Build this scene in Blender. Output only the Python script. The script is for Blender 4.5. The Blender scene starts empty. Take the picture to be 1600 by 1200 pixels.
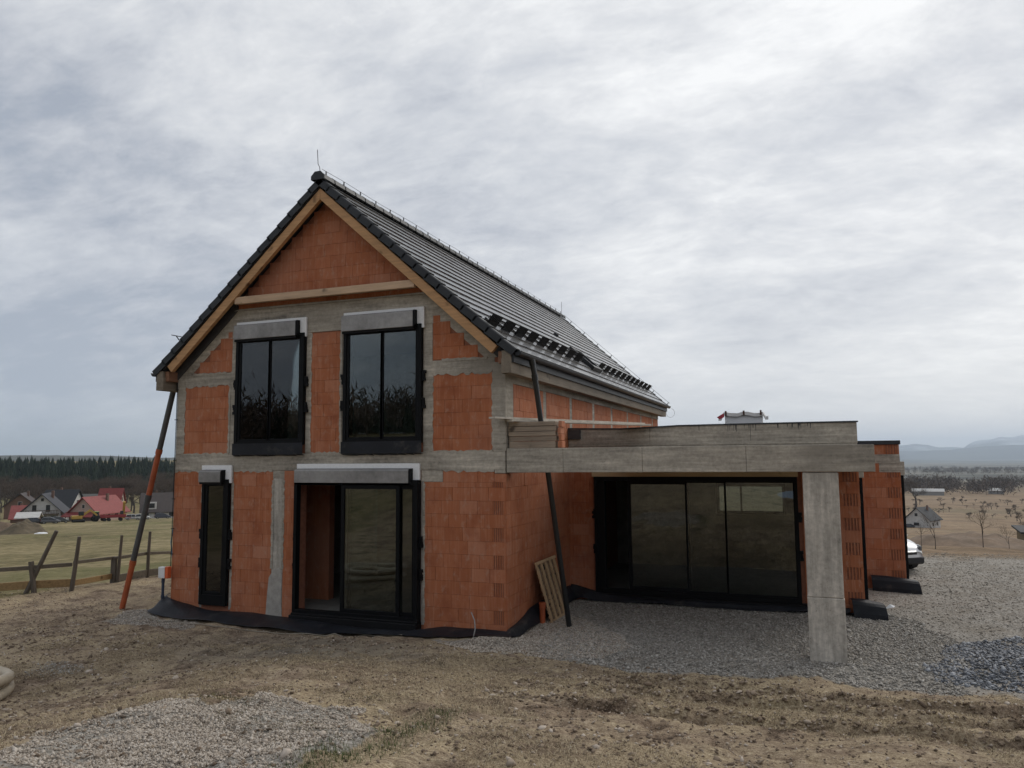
import bpy, math, random
import numpy as np
from mathutils import Matrix, Vector

R = math.radians
random.seed(7)
rng = np.random.default_rng(11)
scene = bpy.context.scene
col = scene.collection

# ------------------------------------------------------------------ camera
CAM = np.array([5.154, -13.28, 3.061]); FPX = 1187.22
YAW, PIT, ROL = 20.675, 5.513, -0.465
def cam_axes():
    y, p, r = R(YAW), R(PIT), R(ROL)
    fw = np.array([-math.sin(y)*math.cos(p), math.cos(y)*math.cos(p), math.sin(p)])
    rt = np.array([math.cos(y), math.sin(y), 0]); up = np.cross(rt, fw)
    return fw, rt*math.cos(r)+up*math.sin(r), -rt*math.sin(r)+up*math.cos(r)
FW, RT, UP = cam_axes()
cd = bpy.data.cameras.new('camera'); cam = bpy.data.objects.new('camera', cd); col.objects.link(cam)
cd.sensor_fit = 'HORIZONTAL'; cd.sensor_width = 36.0; cd.lens = 36.0*FPX/1600.0
cd.clip_start = 0.1; cd.clip_end = 60000
cam.matrix_world = Matrix(((RT[0], UP[0], -FW[0], CAM[0]), (RT[1], UP[1], -FW[1], CAM[1]), (RT[2], UP[2], -FW[2], CAM[2]), (0, 0, 0, 1)))
scene.camera = cam

# ------------------------------------------------------------------ world, sun, exposure
SUN_AZ, SUN_EL = 28.0, 40.0          # azimuth clockwise from +y, degrees
SKY_GAIN = 1.0
world = bpy.data.worlds.new('World'); scene.world = world; world.use_nodes = True
def build_world():
    nt = world.node_tree; N = nt.nodes; L = nt.links; N.clear()
    out = N.new('ShaderNodeOutputWorld'); bg = N.new('ShaderNodeBackground')
    sky = N.new('ShaderNodeTexSky'); sky.sky_type = 'NISHITA'; sky.sun_disc = False
    sky.sun_elevation = R(SUN_EL); sky.sun_rotation = R(SUN_AZ); sky.altitude = 600; sky.dust_density = 2.0
    sk = N.new('ShaderNodeVectorMath'); sk.operation = 'SCALE'; sk.inputs['Scale'].default_value = 0.075
    L.new(sky.outputs[0], sk.inputs[0])
    tc = N.new('ShaderNodeTexCoord'); sep = N.new('ShaderNodeSeparateXYZ'); L.new(tc.outputs['Generated'], sep.inputs[0])
    def m(op, a, b=None, c=None, clamp=False):
        n = N.new('ShaderNodeMath'); n.operation = op; n.use_clamp = clamp
        for i, v in enumerate((a, b, c)):
            if v is None: continue
            if isinstance(v, (int, float)): n.inputs[i].default_value = v
            else: L.new(v, n.inputs[i])
        return n.outputs[0]
    zc = m('MAXIMUM', sep.outputs[2], 0.0); zz = m('ADD', zc, 0.30)
    cx = m('DIVIDE', sep.outputs[0], zz); cy = m('DIVIDE', sep.outputs[1], zz)
    cmb = N.new('ShaderNodeCombineXYZ'); L.new(cx, cmb.inputs[0]); L.new(cy, cmb.inputs[1])
    def noise(scale, detail, rough, rotz=0, sc=(1, 1, 1), loc=(0, 0, 0), dist=0.0):
        mp = N.new('ShaderNodeMapping'); mp.inputs['Rotation'].default_value = (0, 0, rotz); mp.inputs['Scale'].default_value = sc; mp.inputs['Location'].default_value = loc
        L.new(cmb.outputs[0], mp.inputs[0])
        n = N.new('ShaderNodeTexNoise'); n.inputs['Scale'].default_value = scale; n.inputs['Detail'].default_value = detail
        n.inputs['Roughness'].default_value = rough; n.inputs['Distortion'].default_value = dist
        L.new(mp.outputs[0], n.inputs['Vector']); return n.outputs['Fac']
    n1 = noise(0.95, 8, 0.56, R(-25), (1, 1.35, 1), (3.1, 1.2, 0), 0.4)      # broad banks
    n2 = noise(3.0, 9, 0.64, R(-35), (1, 1.7, 1), (7.7, 0.4, 0), 0.5)      # streaky puffs
    n3 = noise(11.0, 8, 0.68, R(-30), (1, 1.6, 1), (1.3, 5.9, 0), 0.3)        # mackerel flakes
    f = m('ADD', m('ADD', m('MULTIPLY', n1, 1.45), m('MULTIPLY', n2, 0.95)), m('MULTIPLY', n3, 0.55))
    f = m('SUBTRACT', f, 1.06)
    # brightening towards the veiled sun
    sv = (math.sin(R(SUN_AZ))*math.cos(R(SUN_EL)), math.cos(R(SUN_AZ))*math.cos(R(SUN_EL)), math.sin(R(SUN_EL)))
    dt = N.new('ShaderNodeVectorMath'); dt.operation = 'DOT_PRODUCT'; L.new(tc.outputs['Generated'], dt.inputs[0]); dt.inputs[1].default_value = sv
    glow = m('POWER', m('MAXIMUM', dt.outputs['Value'], 0.0), 2.6)
    f = m('ADD', f, m('MULTIPLY', glow, 0.48))
    cr = N.new('ShaderNodeValToRGB'); e = cr.color_ramp.elements
    e[0].position = 0.16; e[0].color = (0.295, 0.325, 0.38, 1)
    e[1].position = 0.95; e[1].color = (0.76, 0.765, 0.765, 1)
    for p, c in ((0.36, (0.40, 0.42, 0.462, 1)), (0.54, (0.50, 0.517, 0.547, 1)), (0.72, (0.605, 0.615, 0.63, 1))):
        k = e.new(p); k.color = c
    L.new(f, cr.inputs[0])
    # low band: longer path of air below the cloud base, warmer towards the sun
    hz = m('POWER', m('SUBTRACT', 1.0, zc, clamp=True), 6.5)
    hzc = N.new('ShaderNodeMixRGB'); hzc.inputs[1].default_value = (0.29, 0.35, 0.45, 1); hzc.inputs[2].default_value = (0.90, 0.85, 0.79, 1)
    L.new(m('POWER', m('MAXIMUM', dt.outputs['Value'], 0.0), 1.2, clamp=True), hzc.inputs[0])
    mh = N.new('ShaderNodeMixRGB'); L.new(m('MULTIPLY', hz, 0.84), mh.inputs[0]); L.new(cr.outputs[0], mh.inputs[1]); L.new(hzc.outputs[0], mh.inputs[2])
    mx = N.new('ShaderNodeMixRGB'); mx.inputs[0].default_value = 0.93
    L.new(sk.outputs[0], mx.inputs[1]); L.new(mh.outputs[0], mx.inputs[2])
    L.new(mx.outputs[0], bg.inputs[0]); bg.inputs[1].default_value = SKY_GAIN
    L.new(bg.outputs[0], out.inputs[0])
build_world()
world.cycles.sampling_method = 'MANUAL'; world.cycles.sample_map_resolution = 512
sd = bpy.data.lights.new('sun', 'SUN'); sd.energy = 0.9; sd.angle = R(25); sd.color = (1.0, 0.95, 0.88)
sun = bpy.data.objects.new('sun', sd); col.objects.link(sun)
sv = Vector((math.sin(R(SUN_AZ))*math.cos(R(SUN_EL)), math.cos(R(SUN_AZ))*math.cos(R(SUN_EL)), math.sin(R(SUN_EL))))
sun.rotation_euler = (-sv).to_track_quat('-Z', 'Y').to_euler(); sun.location = sv*80
vs = scene.view_settings; vs.view_transform = 'Standard'; vs.look = 'None'; vs.exposure = 0.42; vs.gamma = 1.0; vs.use_curve_mapping = False
scene.render.engine = 'CYCLES'
cy = scene.cycles; cy.use_denoising = True; cy.max_bounces = 7; cy.diffuse_bounces = 3; cy.glossy_bounces = 4; cy.transmission_bounces = 4
cy.transparent_max_bounces = 12; cy.volume_bounces = 1; cy.caustics_reflective = False; cy.caustics_refractive = False
cy.sample_clamp_indirect = 6.0

# ------------------------------------------------------------------ helpers
def hash2(ix, iy, s):
    h = (ix.astype(np.int64)*374761393 + iy.astype(np.int64)*668265263 + s*982451653) & 0xffffffff
    h = ((h ^ (h >> 13))*1274126177) & 0xffffffff
    return ((h ^ (h >> 16)) & 0xffff)/65535.0
def vnoise(x, y, s=0):
    ix = np.floor(x); iy = np.floor(y); fx = x-ix; fy = y-iy
    fx = fx*fx*(3-2*fx); fy = fy*fy*(3-2*fy)
    a = hash2(ix, iy, s); b = hash2(ix+1, iy, s); c = hash2(ix, iy+1, s); d = hash2(ix+1, iy+1, s)
    return (a*(1-fx)+b*fx)*(1-fy)+(c*(1-fx)+d*fx)*fy
def fbm(x, y, o=4, s=0, g=0.5):
    t = 0; a = 1; n = 0
    for i in range(o):
        t = t+a*vnoise(x*(2**i)+i*17.3, y*(2**i)-i*9.1, s+i); n += a; a *= g
    return t/n-0.5
def sstep(a, b, x):
    t = np.clip((x-a)/(b-a), 0, 1); return t*t*(3-2*t)

PL = ([0, 18, 24, 30, 50, 100, 145, 218, 260, 400, 560, 800, 1500, 2500, 30000], [-.2, -.25, -.35, -.75, -2.3, -5.3, -8.3, -12, -14.7, -18, -18, -10, 3, 1, 0])
PR = ([0, 18, 26, 31, 38, 50, 150, 330, 560, 1000, 2700, 6500, 12000, 30000], [-.2, -.2, -.2, -.32, -1.0, -2.1, -10.7, -24.1, -32.5, -40, -53, -74, -90, -90])
PB = ([0, 14, 30, 60, 120, 400, 30000], [1.45, 2.3, 3.3, 5.0, 7.5, 14, 20])
def ground_base(x, y):
    """Height of the land without fine relief."""
    x = np.asarray(x, float); y = np.asarray(y, float)
    dx = x-CAM[0]; dy = y-CAM[1]; d = np.hypot(dx, dy)+1e-6
    az = np.degrees(np.arctan2(dx, dy))
    yard = -.2-.06*(1-sstep(-6, -1, x))+1.6*np.clip((-y-.9)/12.4, 0, None)**1.05*sstep(-6.2, -.4, x)
    ld = np.log(np.maximum(d, 1.0))
    def prof(p): return np.interp(ld, np.log(np.maximum(np.array(p[0], float), 1.0)), p[1])
    wr = sstep(-38, -4, az)
    front = prof(PL)*(1-wr)+prof(PR)*wr
    back = prof(PB)
    wb = sstep(78, 125, np.abs(az-(-18)))
    far = front*(1-wb)+back*wb
    wf = sstep(13, 23, d)
    near = np.minimum(yard, 3.0)
    near = near*(1-wb*sstep(4, 14, d))+back*wb*sstep(4, 14, d)
    return near*(1-wf)+far*wf
def ground_z(x, y):
    x = np.asarray(x, float); y = np.asarray(y, float)
    z = ground_base(x, y)
    d = np.hypot(x-CAM[0], y-CAM[1])
    nearw = 1-sstep(22, 60, d)
    house = (1-sstep(.0, .8, -y-.1))*sstep(-9.2, -8.6, x)*(1-sstep(7.8, 8.6, x))     # calmer under and against the house
    rough = nearw*(1-.8*house)
    z = z+rough*(.17*fbm(x*.45, y*.45, 3, 3)+.085*fbm(x*1.7, y*1.7, 4, 21)+.085*fbm(x*5.5, y*5.5, 3, 5))
    z = z-.05*rough*np.maximum(0, fbm(x*2.3, y*2.3, 2, 44)-.1)*4
    # wheel ruts crossing the front right, slightly skewed to the gable line
    for (c0, sk) in ((-3.55, .05), (-4.55, .03), (-2.75, .07)):
        t = y-(c0+sk*(x-3)+.16*np.sin(x*1.1+c0))
        z = z-.15*np.exp(-(t/.11)**4)*sstep(1.5, 3.2, x)*nearw*(.4+1.2*np.clip(fbm(x*1.3, y*1.3, 2, 8)+.5, 0, 1))
        z = z+.07*np.exp(-((t-.24)/.11)**2)*sstep(1.5, 3.2, x)*nearw
    # heaps: pale gravel mound in front, gravel bank at the corner, slate heap
    z = z+.09*np.exp(-(((x+.1)/1.6)**2+((y+7.2)/.75)**2))
    z = z+.10*np.exp(-(((x-.1)/1.0)**2+((y+.55)/.35)**2))
    z = z+.16*np.exp(-(((x-8.6)/1.3)**2+((y-.4)/1.1)**2))
    z = z+.10*np.exp(-(((x+8.3)/.6)**2+((y+.45)/.4)**2))
    far = sstep(60, 200, d)*(1-sstep(900, 2500, d))
    z = z+far*(1.6*fbm(x*.02, y*.02, 3, 9))
    mid = sstep(24, 34, d)*(1-sstep(90, 160, d))
    z = z+mid*(.5*fbm(x*.16, y*.16, 4, 15))
    return z
def gz(x, y): return float(ground_z(np.array([x]), np.array([y]))[0])
def toward(px, dist):
    """A spot on the land, `dist` metres off in the direction seen at column px of the photograph."""
    d = FW+RT*(px-800)/FPX-UP*(715-600)/FPX; h = math.hypot(d[0], d[1])
    x = CAM[0]+d[0]/h*dist; y = CAM[1]+d[1]/h*dist
    return x, y, gz(x, y)
def heading(px):
    d = FW+RT*(px-800)/FPX; return math.atan2(d[0], d[1])
def pix(p):
    d = np.array(p, float)-CAM; z = d@FW
    return 800+FPX*(d@RT)/z, 600-FPX*(d@UP)/z, z

def link(name, me, parent=None):
    o = bpy.data.objects.new(name, me); col.objects.link(o)
    if parent is not None: o.parent = parent
    return o
def tag(o, label=None, cat=None, group=None, kind=None):
    if label: o['label'] = label
    if cat: o['category'] = cat
    if group: o['group'] = group
    if kind: o['kind'] = kind
    return o
def empty(name, loc=(0, 0, 0), rz=0.0, parent=None):
    o = bpy.data.objects.new(name, None); col.objects.link(o); o.location = loc; o.rotation_euler = (0, 0, rz); o.empty_display_size = .2
    if parent is not None: o.parent = parent
    return o
def copy_tree(o, parent=None):
    c = o.copy(); col.objects.link(c); c.parent = parent
    for ch in list(o.children): copy_tree(ch, c)
    return c

class MB:
    """Collects shapes; build() links them as one mesh object."""
    def __init__(s): s.v = []; s.f = []; s.m = []; s.mi = 0
    def add(s, vs, fs):
        b = len(s.v); s.v.extend([tuple(map(float, v)) for v in vs])
        for f in fs: s.f.append(tuple(i+b for i in f)); s.m.append(s.mi)
        return s
    def box(s, x0, x1, y0, y1, z0, z1):
        return s.add([(x0, y0, z0), (x1, y0, z0), (x1, y1, z0), (x0, y1, z0), (x0, y0, z1), (x1, y0, z1), (x1, y1, z1), (x0, y1, z1)],
                     [(0, 3, 2, 1), (4, 5, 6, 7), (0, 1, 5, 4), (1, 2, 6, 5), (2, 3, 7, 6), (3, 0, 4, 7)])
    def obox(s, c, ax, ay, az):
        """Box from centre and three half-axis vectors."""
        c = np.array(c, float); ax = np.array(ax, float); ay = np.array(ay, float); az = np.array(az, float)
        vs = [c+sx*ax+sy*ay+sz*az for sz in (-1, 1) for sx, sy in ((-1, -1), (1, -1), (1, 1), (-1, 1))]
        return s.add(vs, [(0, 3, 2, 1), (4, 5, 6, 7), (0, 1, 5, 4), (1, 2, 6, 5), (2, 3, 7, 6), (3, 0, 4, 7)])
    def bar(s, a, b, w, h, upv=(0, 0, 1)):
        a = np.array(a, float); b = np.array(b, float); d = b-a; L = np.linalg.norm(d); d /= L
        u = np.array(upv, float); sd_ = np.cross(d, u); sd_ /= np.linalg.norm(sd_); u2 = np.cross(sd_, d)
        return s.obox((a+b)/2, d*L/2, sd_*w/2, u2*h/2)
    def tube(s, pts, r, n=8, caps=True):
        pts = [np.array(p, float) for p in pts]; rs = r if isinstance(r, (list, tuple)) else [r]*len(pts)
        rings = []; prev = None
        for i, p in enumerate(pts):
            d = pts[min(i+1, len(pts)-1)]-pts[max(i-1, 0)]; d /= (np.linalg.norm(d)+1e-9)
            u = np.array((0, 0, 1.)) if abs(d[2]) < .9 else np.array((1., 0, 0))
            if prev is not None: u = prev
            a = np.cross(d, u); a /= np.linalg.norm(a); b = np.cross(a, d); prev = b
            rings.append([p+rs[i]*(math.cos(2*math.pi*k/n)*a+math.sin(2*math.pi*k/n)*b) for k in range(n)])
        vs = [v for rg in rings for v in rg]; fs = []
        for i in range(len(pts)-1):
            for k in range(n):
                k2 = (k+1) % n; fs.append((i*n+k, i*n+k2, (i+1)*n+k2, (i+1)*n+k))
        if caps: fs.append(tuple(range(n-1, -1, -1))); fs.append(tuple((len(pts)-1)*n+k for k in range(n)))
        return s.add(vs, fs)
    def prism(s, poly, fn0, fn1):
        """Extrude polygon: fn0/fn1 map (u,v) to the two 3-D ends."""
        n = len(poly); vs = [fn0(*p) for p in poly]+[fn1(*p) for p in poly]
        fs = [tuple(range(n-1, -1, -1)), tuple(range(n, 2*n))]+[(i, (i+1) % n, n+(i+1) % n, n+i) for i in range(n)]
        return s.add(vs, fs)
    def mesh(s, name, mats, smooth=False):
        me = bpy.data.meshes.new(name); me.from_pydata(s.v, [], s.f)
        for m in (mats if isinstance(mats, (list, tuple)) else [mats]): me.materials.append(m)
        if isinstance(mats, (list, tuple)): me.polygons.foreach_set('material_index', s.m)
        if smooth: me.polygons.foreach_set('use_smooth', [True]*len(me.polygons))
        me.update(); return me
    def build(s, name, mats, parent=None, smooth=False, bevel=0.0):
        o = link(name, s.mesh(name, mats, smooth), parent)
        if bevel:
            b = o.modifiers.new('bevel', 'BEVEL'); b.width = bevel; b.segments = 1; b.limit_method = 'ANGLE'
        return o

def mesh_np(name, V, F, mat, attr=None, smooth=False):
    """V (n,3), F (m,k) numpy -> mesh with optional per-vertex float/colour attributes."""
    me = bpy.data.meshes.new(name); k = F.shape[1]
    me.vertices.add(len(V)); me.vertices.foreach_set('co', np.ascontiguousarray(V, dtype=np.float32).ravel())
    me.loops.add(F.size); me.loops.foreach_set('vertex_index', np.ascontiguousarray(F, dtype=np.int32).ravel())
    me.polygons.add(len(F)); me.polygons.foreach_set('loop_start', np.arange(0, F.size, k, dtype=np.int32))
    if smooth: me.polygons.foreach_set('use_smooth', np.ones(len(F), dtype=bool))
    me.update(calc_edges=True)
    for a, vals in (attr or {}).items():
        at = me.attributes.new(a, 'FLOAT', 'POINT'); at.data.foreach_set('value', np.ascontiguousarray(vals, dtype=np.float32))
    me.materials.append(mat); return me

# ------------------------------------------------------------------ materials
class NT:
    def __init__(s, name):
        s.mat = bpy.data.materials.new(name); s.mat.use_nodes = True; s.t = s.mat.node_tree; s.t.nodes.clear()
        s.out = s.t.nodes.new('ShaderNodeOutputMaterial'); s.b = s.t.nodes.new('ShaderNodeBsdfPrincipled')
        s.t.links.new(s.b.outputs[0], s.out.inputs[0])
        s.tc = s.t.nodes.new('ShaderNodeTexCoord'); s.geo = s.t.nodes.new('ShaderNodeNewGeometry')
    def lk(s, a, b): s.t.links.new(a, b)
    def math(s, op, a, b=0.0, clamp=False):
        n = s.t.nodes.new('ShaderNodeMath'); n.operation = op; n.use_clamp = clamp
        for i, v in enumerate((a, b)):
            if isinstance(v, (int, float)): n.inputs[i].default_value = v
            else: s.lk(v, n.inputs[i])
        return n.outputs[0]
    def noise(s, scale=1, detail=4, rough=.55, sc=(1, 1, 1), loc=(0, 0, 0), obj=False, dist=0.0):
        mp = s.t.nodes.new('ShaderNodeMapping'); mp.inputs['Scale'].default_value = sc; mp.inputs['Location'].default_value = loc
        s.lk(s.tc.outputs['Object'] if obj else s.geo.outputs['Position'], mp.inputs[0])
        n = s.t.nodes.new('ShaderNodeTexNoise'); n.inputs['Scale'].default_value = scale; n.inputs['Detail'].default_value = detail
        n.inputs['Roughness'].default_value = rough; n.inputs['Distortion'].default_value = dist; s.lk(mp.outputs[0], n.inputs['Vector'])
        return n.outputs['Fac']
    def ramp(s, f, stops):
        r = s.t.nodes.new('ShaderNodeValToRGB'); e = r.color_ramp.elements
        e[0].position, e[0].color = stops[0][0], (*stops[0][1], 1); e[1].position, e[1].color = stops[-1][0], (*stops[-1][1], 1)
        for p, c in stops[1:-1]: k = e.new(p); k.color = (*c, 1)
        s.lk(f, r.inputs[0]); return r.outputs[0]
    def mix(s, f, a, b, mode='MIX'):
        n = s.t.nodes.new('ShaderNodeMixRGB'); n.blend_type = mode
        for i, v in enumerate((f, a, b)):
            if isinstance(v, (int, float)): n.inputs[i].default_value = v
            elif isinstance(v, tuple): n.inputs[i].default_value = (*v, 1)
            else: s.lk(v, n.inputs[i])
        return n.outputs[0]
    def attr(s, name):
        n = s.t.nodes.new('ShaderNodeAttribute'); n.attribute_name = name; return n.outputs['Fac']
    def rnd(s): return s.t.nodes.new('ShaderNodeObjectInfo').outputs['Random']
    def bump(s, h, strength=.3, dist=.02):
        n = s.t.nodes.new('ShaderNodeBump'); n.inputs['Strength'].default_value = strength; n.inputs['Distance'].default_value = dist
        s.lk(h, n.inputs['Height']); s.lk(n.outputs[0], s.b.inputs['Normal']); return n
    def base(s, c):
        if isinstance(c, tuple): s.b.inputs['Base Color'].default_value = (*c, 1)
        else: s.lk(c, s.b.inputs['Base Color'])
    def rough(s, r):
        if isinstance(r, (int, float)): s.b.inputs['Roughness'].default_value = r
        else: s.lk(r, s.b.inputs['Roughness'])
    def spec(s, v): s.b.inputs['Specular IOR Level'].default_value = v
    def metal(s, v): s.b.inputs['Metallic'].default_value = v

def simple(name, c, rough=.7, var=.25, scale=6, bump=.15, spec=.4, metal=0, sc=(1, 1, 1), dist=.01, obj=False):
    n = NT(name); f = n.noise(scale, 5, .6, sc, obj=obj); f2 = n.noise(scale*6, 3, .6, sc, obj=obj)
    t = n.math('ADD', n.math('MULTIPLY', f, .7), n.math('MULTIPLY', f2, .3))
    lo = tuple(max(0, k*(1-var)) for k in c); hi = tuple(min(1, k*(1+var)) for k in c)
    n.base(n.ramp(t, [(.3, lo), (.7, hi)])); n.rough(rough); n.spec(spec); n.metal(metal)
    if bump: n.bump(t, bump, dist)
    return n.mat

def brick_mat(name, use_attr):
    n = NT(name); r = n.attr('rnd') if use_attr else n.rnd()
    base = n.ramp(r, [(0, (.355, .118, .052)), (.3, (.395, .136, .062)), (.6, (.415, .148, .070)), (.85, (.385, .128, .056)), (.95, (.43, .170, .090)), (1, (.45, .19, .108))])
    st = n.noise(26, 4, .6, (1, 1, .05)); cl = n.noise(2.2, 5, .6); cl2 = n.noise(.5, 4, .55, loc=(4, 2, 1))
    c = n.mix(n.math('MULTIPLY', n.math('SUBTRACT', st, .48, True), 2.2, True), base, (.52, .245, .15))
    c = n.mix(n.math('MULTIPLY', n.math('SUBTRACT', cl, .50, True), 3.4, True), c, (.27, .078, .036))
    # pale lime bloom and grey cement dust in patches
    c = n.mix(n.math('MULTIPLY', n.math('SUBTRACT', cl2, .47, True), 2.2, True), c, (.42, .205, .140))
    dust = n.noise(9, 5, .7, (1, 1, .6), loc=(9, 3, 7))
    c = n.mix(n.math('MULTIPLY', n.math('SUBTRACT', dust, .54, True), 3.2, True), c, (.45, .285, .205))
    n.base(c); n.rough(.88); n.spec(.25)
    rib = n.noise(60, 2, .5, (1, 1, .02)); n.bump(n.math('ADD', n.math('MULTIPLY', rib, .6), n.math('MULTIPLY', n.noise(18, 4), .5)), .35, .006)
    return n.mat
def concrete_mat(name, tint=(1, 1, 1), hor=True, dark=.0):
    n = NT(name); k = (.30, 1, 4.2) if hor else (3.2, 3.2, .3)
    a = n.noise(1.6, 6, .6, (.35, .35, 1.2) if hor else (1, 1, .5)); b = n.noise(3.0, 6, .68, (k[0], k[0], k[2])); c_ = n.noise(14, 5, .65); d = n.noise(.7, 3, .5, loc=(3, 8, 2))
    t = n.math('ADD', n.math('ADD', n.math('MULTIPLY', a, .40), n.math('MULTIPLY', b, .38)), n.math('MULTIPLY', c_, .22))
    g = lambda v: tuple(v*q for q in tint)
    c = n.ramp(t, [(.38, g(.115)), (.46, g(.225)), (.53, g(.31)), (.62, g(.46))])
    c = n.mix(n.math('MULTIPLY', n.math('SUBTRACT', d, .46, True), 2.8, True), c, tuple(q*.17 for q in tint))
    pit = n.noise(55, 2, .5); c = n.mix(n.math('MULTIPLY', n.math('SUBTRACT', pit, .66, True), 6, True), c, (.10, .095, .085))
    n.base(c); n.rough(.85); n.spec(.3); n.bump(n.math('ADD', n.math('MULTIPLY', b, .6), n.math('MULTIPLY', c_, .4)), .35, .012)
    return n.mat
def wood_mat(name, c, var=.35, axis='x', rough=.7):
    n = NT(name); sc = {'x': (.25, 4, 4), 'y': (4, .25, 4), 'z': (4, 4, .25)}[axis]
    a = n.noise(5, 6, .65, sc); b = n.noise(1.3, 3, .5); kn = n.noise(4.5, 1, .4, loc=(2, 2, 2))
    t = n.math('ADD', n.math('MULTIPLY', a, .65), n.math('MULTIPLY', b, .35))
    lo = tuple(q*(1-var) for q in c); hi = tuple(q*(1+var) for q in c)
    cc = n.ramp(t, [(.32, lo), (.68, hi)])
    cc = n.mix(n.math('MULTIPLY', n.math('SUBTRACT', kn, .69, True), 9, True), cc, tuple(q*.35 for q in c))
    n.base(cc); n.rough(rough); n.spec(.3); n.bump(a, .25, .004); return n.mat
def glass_mat(name, tint=(.66, .70, .68), gain=1.15):
    m = bpy.data.materials.new(name); m.use_nodes = True; t = m.node_tree; t.nodes.clear(); N = t.nodes.new
    o = N('ShaderNodeOutputMaterial'); mx = N('ShaderNodeMixShader'); tr = N('ShaderNodeBsdfTransparent'); gl = N('ShaderNodeBsdfGlossy')
    tr.inputs[0].default_value = (*tint, 1); gl.inputs[0].default_value = (.92, .95, .96, 1); gl.inputs['Roughness'].default_value = 0.004
    fr = N('ShaderNodeFresnel'); fr.inputs[0].default_value = 1.65; ml = N('ShaderNodeMath'); ml.operation = 'MULTIPLY'; ml.inputs[1].default_value = gain; ml.use_clamp = True
    ge = N('ShaderNodeNewGeometry'); nz = N('ShaderNodeTexNoise'); nz.inputs['Scale'].default_value = 1.1; nz.inputs['Detail'].default_value = 1
    bp = N('ShaderNodeBump'); bp.inputs['Strength'].default_value = .02; bp.inputs['Distance'].default_value = .02
    t.links.new(ge.outputs['Position'], nz.inputs['Vector']); t.links.new(nz.outputs['Fac'], bp.inputs['Height']); t.links.new(bp.outputs[0], gl.inputs['Normal'])
    t.links.new(fr.outputs[0], ml.inputs[0]); t.links.new(ml.outputs[0], mx.inputs[0]); t.links.new(tr.outputs[0], mx.inputs[1]); t.links.new(gl.outputs[0], mx.inputs[2]); t.links.new(mx.outputs[0], o.inputs[0])
    return m

M = {}
M['brick'] = brick_mat('fired_clay_block', False); M['brick_a'] = brick_mat('fired_clay_block_joined', True)
M['mortar'] = simple('mortar_core', (.25, .10, .058), .9, .3, 12)
M['concrete'] = concrete_mat('board_formed_concrete', (1.38, 1.24, 1.03))
M['concrete_v'] = concrete_mat('cast_concrete_column', (1.52, 1.39, 1.20), hor=False)
M['render'] = simple('patch_plaster', (.36, .335, .30), .9, .3, 7, .3)
M['cap'] = simple('bitumen_felt', (.030, .032, .036), .55, .4, 5, .3)
M['frame'] = simple('anthracite_frame', (.0045, .005, .006), .5, .25, 3, 0, .14)
M['tape'] = simple('black_sealing_tape', (.006, .006, .007), .6, .4, 8, .4, .2)
M['glass'] = glass_mat('window_glass')
M['box'] = simple('dusty_grey_aluminium', (.27, .26, .25), .5, .4, 1.8, .05, .45, .3)
M['foam'] = simple('white_polystyrene', (.82, .82, .82), .8, .08, 30, .2)
M['tile'] = None
M['rafter'] = wood_mat('fresh_rafter_timber', (.46, .265, .13), .3, 'x')
M['tie'] = wood_mat('pale_planed_timber', (.50, .35, .23), .3, 'x')
M['fascia'] = wood_mat('weathered_soffit_board', (.20, .165, .125), .3, 'y')
M['strip'] = simple('grey_underlay_strip', (.055, .053, .053), .7, .3, 4, .1)
M['gutter'] = simple('graphite_gutter', (.014, .015, .017), .38, .3, 3, 0, .4, .0)
M['pipe_black'] = simple('black_plastic_pipe', (.013, .014, .015), .35, .3, 4, 0, .5)
M['pipe_grey'] = simple('grey_plastic_pipe', (.075, .075, .072), .5, .35, 5, .05)
M['pipe_orange'] = simple('orange_drain_pipe', (.36, .085, .030), .5, .3, 5, .05)
M['board_g'] = wood_mat('grey_weathered_board', (.26, .20, .15), .4, 'y')
M['board_p'] = wood_mat('pale_weathered_board', (.50, .45, .38), .3, 'y')
M['pallet'] = wood_mat('scrap_lath_timber', (.46, .31, .18), .4, 'z')
M['post'] = wood_mat('dark_fence_wood', (.11, .092, .074), .4, 'z')
M['rail'] = wood_mat('grey_fence_rail', (.125, .105, .080), .35, 'x')
M['rail_y'] = wood_mat('yellow_fresh_rail', (.30, .20, .095), .3, 'x')
M['membrane'] = None
M['white'] = simple('white_plastic', (.70, .70, .69), .5, .1, 4, 0)
M['orange'] = simple('orange_plastic', (.62, .12, .04), .5, .15, 4, 0)
M['blue'] = simple('navy_conduit', (.03, .045, .075), .45, .2, 4, 0)
M['ltblue'] = simple('light_blue_hose', (.10, .27, .40), .5, .2, 4, 0)
M['wire'] = simple('galvanised_wire', (.10, .10, .105), .45, .2, 4, 0, .5, .5)
M['hose'] = simple('beige_corrugated_hose', (.46, .39, .29), .6, .22, 5, .1)
M['floor'] = simple('interior_screed', (.22, .21, .19), .85, .25, 3, .1)
M['inner'] = simple('interior_wall', (.24, .225, .205), .9, .3, 3, .1)
M['paint'] = simple('white_car_paint', (.74, .75, .76), .22, .03, 1, 0, .6)
M['darkplastic'] = simple('dark_plastic', (.02, .02, .022), .5, .2, 4, 0)

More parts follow.
